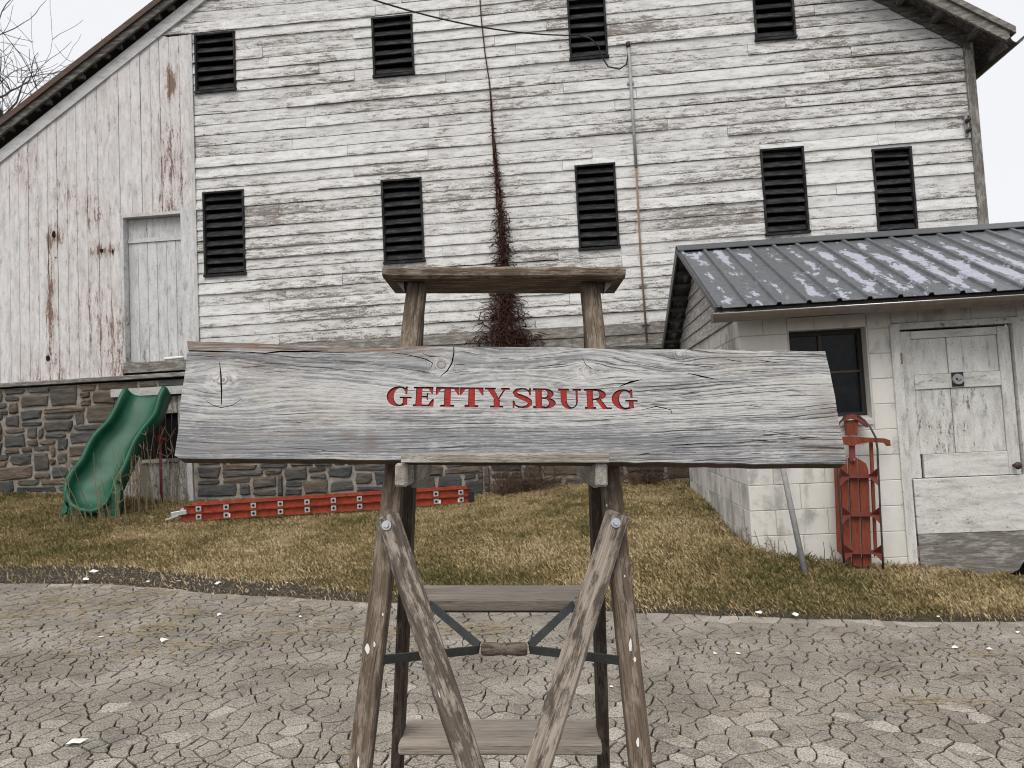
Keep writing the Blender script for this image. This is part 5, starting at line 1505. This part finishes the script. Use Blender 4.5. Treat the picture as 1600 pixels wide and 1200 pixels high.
for (u, sg) in ((633, -1), (944, 1)):
    p = lp(u, 450, 1.25) - LO; x = p.x
    vv = [(x - sg * .0, y0 + .03, TOPZ - .001), (x + sg * .012, y0 + .03, TOPZ - .001), (x - sg * .002, y0 + .03, TOPZ - .018), (x, y0 + .06, TOPZ - .001), (x + sg * .012, y0 + .06, TOPZ - .001), (x - sg * .002, y0 + .06, TOPZ - .018)]
    fix_normals(obj('corner_bracket', vv, [(0, 1, 2), (5, 4, 3), (0, 3, 4, 1), (1, 4, 5, 2), (2, 5, 3, 0)], M['galv'], step))
# V braces bolted to the near legs, meeting on a low cross rail
for (a_, b_, mt) in (((610, 822), (736, 1200), 'ladder_mid'), ((960, 818), (840, 1200), 'ladder_pale')):
    a, b = near(*a_, -.029), near(*b_, -.029); lowp = to_z(a, b, .585 if mt == 'ladder_mid' else .600)
    up_ = a + (a - b).normalized() * .018
    if mt == 'ladder_pale': up_ = up_ + Vector((0, -.0, 0)); 
    bar('brace', up_, lowp, .037, .017, (1, 0, 0), mt if mt in M else 'ladder', .004)
    c = near(a_[0] - (6 if a_[0] < 800 else -2), a_[1] - 1, -.038); dn = Vector((0, -1, .22)).normalized()
    q = MB(); q.tube([c, c + dn * .002], .0075, 14); q.tube([c + dn * .002, c + dn * .006], [.0048, .0042], 6); q.build('bolt', M['zinc'], step)
a, b = near(651, 455), near(563, 1200); c, d = near(922, 455), near(1001, 1200); L_, R_2 = to_z(a, b, .56), to_z(c, d, .56)
bar('cross_rail', L_ + Vector((.017, .0, 0)), R_2 + Vector((-.017, .0, 0)), .018, .05, (0, 1, 0), 'ladder')
# old spots of white paint on the legs
for (u, v, rx, rz) in ((574, 1013, 4.0, 9), (585, 1007, 2, 5), (985, 1008, 3, 12), (992, 1030, 2.5, 5), (560, 1192, 2.5, 12), (598, 960, 1.3, 3), (997, 1160, 3, 9), (976, 900, 1.5, 2), (948, 790, 1.5, 2.5)):
    vv = [near(u + rx * math.cos(k * .79) * random.uniform(.6, 1.1), v + rz * math.sin(k * .79) * random.uniform(.7, 1.1), -.0192) for k in range(8)]
    vv += [p + Vector((0, .0012, 0)) for p in vv]
    fix_normals(obj('paint_spot', vv, [tuple(range(8)), tuple(range(15, 7, -1))] + [(i, (i + 1) % 8, 8 + (i + 1) % 8, 8 + i) for i in range(8)], M['white'], step))
# folding steel spreaders and the turned handle
h0, h1 = lp(752, 1014, 1.27) - LO, lp(824, 1014, 1.27) - LO
for (hn, nl_, fl_) in ((h0, (596, 1031), (664, 938)), (h1, (970, 1032), (903, 938))):
    pn = near(*nl_, -.0); pf = far(*fl_, -.05)
    sg = -1 if hn is h0 else 1
    hh = hn + Vector((sg * .004, 0, 0))
    bar('spreader', pn, hh + Vector((0, -.004, 0)), .003, .014, (0, 1, 0), 'steel', 0)
    bar('spreader', pf, hh + Vector((0, .004, .004)), .003, .014, (0, 1, 0), 'steel', 0)
q = MB(); dh = h1 - h0; q.tube([h0 + dh * k for k in (0, .02, .08, .2, .36, .45, .48, .52, .55, .64, .8, .92, .98, 1)], [.008, .0105, .011, .0115, .0105, .009, .011, .011, .009, .0105, .0115, .011, .0105, .008], 14); q.build('handle', M['ladder'], step, True)
# paint shelf: two arms and the front lip
for (u0, u1) in ((616, 636), (931, 950)):
    a, b = lp(u0, 740, 1.085) - LO, lp(u1, 740, 1.085) - LO; zt = 1.1935
    q = MB(); q.beam(((a.x + b.x) / 2, 1.088 - LO.y, zt - .0175), ((a.x + b.x) / 2 + (.008 if u0 < 800 else -.008), 1.345 - LO.y, zt - .0175), b.x - a.x, .035, (1, 0, 0), .003); q.build('shelf_arm', M['shelf_wood'], step)
for (u0, u1) in ((642, 662), (921, 931)):
    a = lp((u0 + u1) / 2, 735, 1.19) - LO
    q = MB(); q.beam((a.x, 1.15 - LO.y, 1.172), (a.x, 1.33 - LO.y, 1.172), .010, .04, (1, 0, 0), .002); q.build('shelf_side', M['shelf_wood'], step)
a, b = lp(627, 714, 1.085) - LO, lp(952, 714, 1.085) - LO
q = MB(); q.beam((a.x, 1.0865 - LO.y, 1.2015), (b.x, 1.0865 - LO.y, 1.2015), .011, .0135, (0, 1, 0), .001); q.build('shelf_lip', M['shelf_wood'], step)
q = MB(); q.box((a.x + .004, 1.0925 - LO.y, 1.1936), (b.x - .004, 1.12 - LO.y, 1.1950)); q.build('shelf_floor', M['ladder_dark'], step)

# ------------------------------------------------------------------ the lettered board
SB, SK = Vector((0, 1.104, 1.1965)), .42                # foot of the board's face, lean back per metre up
sq = math.sqrt(1 + SK * SK)
sgn = empty('sign_board', T3 @ SB, (0, ROLL, 0), label='weathered grey plank sign with red carved lettering leaning on the stepladder', cat='sign')
lean_m = Matrix(((1, 0, 0), (0, SK / sq, 0), (0, 1 / sq, 0)))
def face(p, q_, d=0.0):                                 # board coordinates to the tilted frame; d pushes into the wood
    return Vector((p, q_ * SK / sq + d / sq, q_ / sq - d * SK / sq))
def pq(u, v):
    d = INV @ ray(u, v); o = Vector((0, 0, CAM_H)) - SB
    t = (o.y - SK * o.z) / (SK * d.z - d.y)
    h = o + d * t; return h.x, h.z * sq
out_px = [(292, 533), (330, 534), (380, 535), (440, 538), (520, 541), (600, 544), (640, 541), (700, 541), (760, 542), (860, 543), (960, 546), (1060, 546), (1180, 548), (1289, 549)]
outl = [pq(u, v + random.uniform(-.6, .6)) for u, v in out_px]
rgt = [(1292, 560), (1297, 580), (1299, 592), (1305, 620), (1307, 640), (1313, 665), (1316, 690), (1321, 712), (1322, 724)]
outl += [pq(u + random.uniform(-1, 1), v) for u, v in rgt]
outl += [pq(u, v + random.uniform(-.4, .4)) for u, v in ((1200, 725), (1080, 723), (950, 722), (800, 720), (640, 719), (500, 718), (380, 717), (280, 716))]
outl += [pq(u + random.uniform(-1.2, 1.2), v) for u, v in ((274, 712), (275, 690), (280, 660), (282, 630), (287, 600), (290, 575), (291, 553), (295, 548))]
def refine(pl, st=.02, j=.0007):
    o = []
    for i in range(len(pl)):
        p, q_ = pl[i], pl[(i + 1) % len(pl)]; L = math.hypot(q_[0] - p[0], q_[1] - p[1]); m_ = max(1, int(L / st))
        for k in range(m_): o.append((p[0] + (q_[0] - p[0]) * k / m_ + random.uniform(-j, j), p[1] + (q_[1] - p[1]) * k / m_ + random.uniform(-j, j)))
    return o
outl = refine(outl)
if sum(outl[i][0] * outl[(i + 1) % len(outl)][1] - outl[(i + 1) % len(outl)][0] * outl[i][1] for i in range(len(outl))) < 0: outl.reverse()
_t0, _t1 = pq(292, 533), pq(800, 543); _k = (_t1[1] - _t0[1]) / (_t1[0] - _t0[0])
_kn = [((347, 597), (372, 597), 26), ((690, 572), (712, 572), 34), ((918, 580), (935, 580), 26), ((1062, 558), (1074, 558), 20)]
M['signwood'] = m_sign([(*pq(*c), abs(pq(*c2)[0] - pq(*c)[0]) * 2.8, abs(pq(*c2)[0] - pq(*c)[0]) * .95) for c, c2, _ in _kn], pq(800, 543)[1], (_k, _t0[1] - _k * _t0[0]), [(*pq(580, 690), .016, .022), (*pq(545, 680), .02, .012), (*pq(1292, 640), .035, .06), (*pq(1296, 700), .06, .03), (*pq(900, 712), .16, .012), (*pq(1150, 560), .08, .012), (*pq(330, 552), .05, .012)])
# letters as strokes in a unit-high box
def rc(a, b, c, d): return [(a, b), (c, b), (c, d), (a, d)]
def arc(c0, r0, c1, r1, a0, a1, n=18):
    """band between an outer and an inner ellipse"""
    o = []
    for k in range(n):
        t0, t1 = R_(a0 + (a1 - a0) * k / n), R_(a0 + (a1 - a0) * (k + 1) / n)
        A = [(c0[0] + r0[0] * math.cos(t), c0[1] + r0[1] * math.sin(t)) for t in (t0, t1)]; B = [(c1[0] + r1[0] * math.cos(t), c1[1] + r1[1] * math.sin(t)) for t in (t1, t0)]
        o.append(A + B)
    return o
def stroke(pts):
    o = []
    for i in range(len(pts) - 1):
        (x0, y0, w0), (x1, y1, w1) = pts[i], pts[i + 1]; L = math.hypot(x1 - x0, y1 - y0)
        def nr(k):
            a, b = pts[max(k - 1, 0)], pts[min(k + 1, len(pts) - 1)]; l = math.hypot(b[0] - a[0], b[1] - a[1]); return -(b[1] - a[1]) / l, (b[0] - a[0]) / l
        n0, n1 = nr(i), nr(i + 1)
        o.append([(x0 + n0[0] * w0 / 2, y0 + n0[1] * w0 / 2), (x0 - n0[0] * w0 / 2, y0 - n0[1] * w0 / 2), (x1 - n1[0] * w1 / 2, y1 - n1[1] * w1 / 2), (x1 + n1[0] * w1 / 2, y1 + n1[1] * w1 / 2)])
    return o
def s_curve():
    key = [(.78, .72, .07), (.74, .86, .07), (.60, .95, .085), (.42, .965, .085), (.24, .91, .15), (.15, .77, .20), (.22, .64, .22), (.42, .545, .25), (.62, .455, .25), (.77, .35, .22), (.79, .21, .19), (.68, .09, .14), (.48, .035, .085), (.30, .05, .085), (.16, .14, .07), (.11, .28, .07)]
    return stroke(key)
GL = {
 'G': (1.28, arc((.60, .5), (.60, .51), (.665, .5), (.31, .42), 42, 322, 30) + [rc(.93, .60, 1.03, 1.0), [(.88, .80), (.97, .66), (.97, .86)], rc(.82, .06, 1.05, .44), rc(.66, .40, 1.26, .475), [(.82, .02), (.9, .02), (.9, .2), (.78, .13)]]),
 'E': (1.10, [rc(.12, 0, .44, 1), rc(0, .90, 1.0, 1), rc(0, 0, 1.04, .10), [(.72, .94), (1.0, .94), (.99, .64), (.93, .64)], [(.74, .06), (.96, .37), (1.05, .37), (1.04, .06)], rc(.40, .45, .74, .545), rc(.68, .33, .745, .67)]),
 'T': (1.20, [rc(0, .90, 1.2, 1), rc(.43, 0, .77, .95), rc(.25, 0, .95, .10), [(0, .94), (0, .60), (.065, .60), (.30, .94)], [(1.2, .94), (.90, .94), (1.135, .60), (1.2, .60)]]),
 'Y': (1.30, [[(.10, .97), (.44, .97), (.74, .44), (.74, .36), (.48, .36), (.48, .42)], [(.66, .42), (.74, .40), (1.10, .97), (1.0, .97)], rc(.46, 0, .78, .40), rc(0, .90, .56, 1), rc(.84, .90, 1.28, 1), rc(.28, 0, .95, .10)]),
 'S': (.80, [[(x - .06, y) for x, y in pl] for pl in s_curve() + [rc(.755, .64, .83, 1.0), rc(.06, 0.0, .135, .36)]]),
 'B': (1.12, [rc(.12, 0, .44, 1), rc(0, .90, .56, 1), rc(0, 0, .58, .10), rc(.40, .47, .60, .535)] + arc((.56, .735), (.46, .265), (.56, .735), (.16, .19), -90, 90) + arc((.58, .27), (.53, .27), (.58, .27), (.20, .19), -90, 90)),
 'U': (1.20, [rc(.12, .34, .44, .97), rc(.91, .34, 1.02, .97), rc(0, .90, .57, 1), rc(.76, .90, 1.2, 1)] + arc((.575, .36), (.435, .37), (.69, .36), (.24, .285), 180, 360)),
 'R': (1.36, [rc(.12, 0, .44, 1), rc(0, .90, .6, 1), rc(0, 0, .57, .10), rc(.40, .455, .62, .52)] + arc((.60, .725), (.50, .275), (.60, .725), (.18, .19), -90, 90) + [[(.56, .49), (.82, .50), (1.16, .06), (1.16, .0), (.90, .0)], rc(.90, 0, 1.36, .09)]),
}
spans = [('G', 603, 643), ('E', 645, 679), ('T', 680, 717), ('T', 718, 755), ('Y', 757, 797), ('S', 801, 831), ('B', 833, 869), ('U', 873, 909), ('R', 914, 956), ('G', 957, 998)]
polys, owner = [], []
for li, (ch_, u0, u1) in enumerate(spans):
    w_, pcs = GL[ch_]; um = (u0 + u1) / 2; base = 634 + (um - 603) * .0152; cap = 603.5 + (um - 603) * .0127
    (pa_, qa), (pb_, qb) = pq(u0, base), pq(u1, base + .5); _, qc = pq(um, cap)
    for pl in pcs:
        P_ = [(pa_ + (pb_ - pa_) * x / w_, qa + (qb - qa) * x / w_ + (qc - qa) * y) for x, y in pl]
        if sum(P_[i][0] * P_[(i + 1) % len(P_)][1] - P_[(i + 1) % len(P_)][0] * P_[i][1] for i in range(len(P_))) < 0: P_.reverse()
        polys.append(P_); owner.append(li)
NL = len(spans)
cracks = [[(343, 566, .8), (345, 585, 2.2), (346, 605, 2.4), (346, 632, 1)], [(291, 548, 2), (330, 549, 2.6), (380, 550, 1.2), (415, 552, 2), (440, 549, 3.2), (480, 549, 2.6), (512, 548, .8)], [(379, 574, .6), (396, 573, 1.4), (414, 573, .6)],
 [(709, 541, 1.2), (709, 552, 1.8), (706, 567, 2), (698, 580, 1.6), (688, 588, .7)], [(612, 551, .8), (640, 555, 1.2), (665, 561, 1.5), (676, 567, 1), (673, 574, .5)], [(908, 556, .5), (915, 570, 1.2), (926, 577, .6)], [(913, 571, .8), (905, 578, .5)],
 [(968, 604, .7), (985, 597, 3.4), (1004, 593, .7)], [(1075, 583, .6), (1096, 588, 2.6), (1123, 593, .6)], [(1003, 640, .6), (1025, 635, 1.4), (1048, 640, 1.2), (1050, 647, .6)], [(838, 573, .5), (862, 571, 1.1), (884, 569, .5)],
 [(318, 623, .4), (330, 632, .8), (346, 637, 1.1), (364, 633, .8), (376, 624, .4)], [(660, 552, .5), (672, 557, 1.2), (690, 556, .5)]]
rc_ = random.Random(77)
for i in range(70):
    u, v = (rc_.uniform(1000, 1290), rc_.uniform(556, 716)) if i < 50 else (rc_.uniform(290, 990), rc_.choice((rc_.uniform(555, 590), rc_.uniform(655, 705))))
    if u > 1255 + (v - 550) * .2: u -= 60
    L = rc_.uniform(14, 62); w = rc_.uniform(.4, 1.0); sl_ = rc_.gauss(.0, .04)
    cracks.append([(u - L / 2, v - sl_ * L, .35), (u, v + rc_.uniform(-.8, .8), w), (u + L / 2, v + sl_ * L, .35)])
for k, cr_ in enumerate(cracks):
    P3 = [(*pq(u, v), w * .00098) for u, v, w in cr_]
    if len(P3) > 2:
        fine_ = []
        for i in range(len(P3) - 1):
            for t in range(3):
                a_, b_ = P3[i], P3[i + 1]; fine_.append(tuple(a_[j] + (b_[j] - a_[j]) * t / 3 + (rc_.uniform(-.0003, .0003) if j < 2 and t else 0) for j in range(3)))
        P3 = fine_ + [P3[-1]]
    for pl in stroke(P3):
        if sum(pl[i][0] * pl[(i + 1) % 4][1] - pl[(i + 1) % 4][0] * pl[i][1] for i in range(4)) < 0: pl.reverse()
        polys.append(pl); owner.append(NL + k)
vc, fc = [], []
def addp(pl):
    o = len(vc); vc.extend(Vector(p) for p in pl); fc.append(list(range(o, o + len(pl))))
addp(outl)
for pl in polys: addp(pl)
# extra points: a fine grid under the lettering, a loose one over the plank
gpts = []
(p0_, q0_), (p1_, q1_) = pq(600, 645), pq(1001, 600)
for a in np.arange(p0_, p1_, .0011):
    for b in np.arange(q0_, q1_, .0011): gpts.append(Vector((a + random.uniform(-.0002, .0002), b + random.uniform(-.0002, .0002))))
cv, ce, cf, _, _, of = geometry.delaunay_2d_cdt(vc + gpts, [], fc, 0, 1e-6, True)
cv = [Vector((c[0], c[1])) for c in cv]
state = []                                              # -1 outside, 0 plank face, 1.. letter
for k, ids in enumerate(of):
    L = [owner[i - 1] + 1 for i in ids if i > 0]
    L = [i for i in L if i <= NL] + [i for i in L if i > NL]
    state.append((L[0] if L else 0) if 0 in ids else -1)
DEEP = .0022
ecount = {}
for k, fa in enumerate(cf):
    for i in range(len(fa)):
        a, b = fa[i], fa[(i + 1) % len(fa)]; ecount.setdefault((min(a, b), max(a, b)), []).append((k, a, b))
rim = set()
for (a, b), L in ecount.items():
    if len(L) == 2 and (0 < state[L[0][0]] <= NL) != (0 < state[L[1][0]] <= NL) : rim.add(a); rim.add(b)
rimv = np.array([cv[i][:] for i in rim])
# plank: face with the letters cut out, edges and back
used = sorted({i for k, fa in enumerate(cf) if state[k] == 0 for i in fa}); mp = {i: j for j, i in enumerate(used)}
V = [face(cv[i][0], cv[i][1], .0009 * mnoise.noise((cv[i][0] * 6, cv[i][1] * 22, 2))) for i in used]; G = [(cv[i][0], cv[i][1], 0) for i in used]
Fs = [tuple(mp[i] for i in fa) for k, fa in enumerate(cf) if state[k] == 0]
n0 = len(V); nO = len(outl); TH = .021
ids = {}
for p in outl:
    ids[len(ids)] = p
front = []
kd = {(round(c[0], 5), round(c[1], 5)): i for i, c in enumerate(cv)}
for p in outl:
    i = kd.get((round(p[0], 5), round(p[1], 5)), -1)
    if i not in mp: i = min(used, key=lambda j: (cv[j][0] - p[0]) ** 2 + (cv[j][1] - p[1]) ** 2)
    front.append(mp[i])
for p in outl: V.append(face(p[0], p[1], TH)); G.append((p[0], p[1], TH))
for i in range(nO):
    j = (i + 1) % nO; Fs.append((front[j], front[i], n0 + i, n0 + j))
Fs.append(tuple(range(n0 + nO - 1, n0 - 1, -1)))
fix_normals(obj('plank', V, Fs, None, sgn, G, mats=[M['signwood']] if 'signwood' in M else [M['grey_wood']]))
for li in range(NL + len(cracks)):
    deep = DEEP if li < NL else .005
    fl = [fa for k, fa in enumerate(cf) if state[k] == li + 1]; us = sorted({i for fa in fl for i in fa}); m2 = {i: j for j, i in enumerate(us)}
    V = [face(cv[i][0], cv[i][1], deep) for i in us]; G = [(cv[i][0], cv[i][1], 0) for i in us]; E = []
    for i in us:
        E.append(np.min(np.hypot(rimv[:, 0] - cv[i][0], rimv[:, 1] - cv[i][1])) if li < NL else 0)
    Fs = [tuple(m2[i] for i in fa) for fa in fl]
    for (a, b), L in ecount.items():
        if len(L) == 2:
            s0_, s1_ = state[L[0][0]], state[L[1][0]]
            if (s0_ == li + 1) != (s1_ == li + 1) and 0 in (s0_, s1_):
                o = len(V)
                for i in (a, b):
                    V.append(face(cv[i][0], cv[i][1], .0)); G.append((cv[i][0], cv[i][1], 0)); E.append(0)
                Fs.append((m2[a], m2[b], o + 1, o))
    if Fs: obj('letter' if li < NL else 'crack', V, Fs, M['letter'] if li < NL else M['crack_wood'], sgn, G, extra={'edge': E})
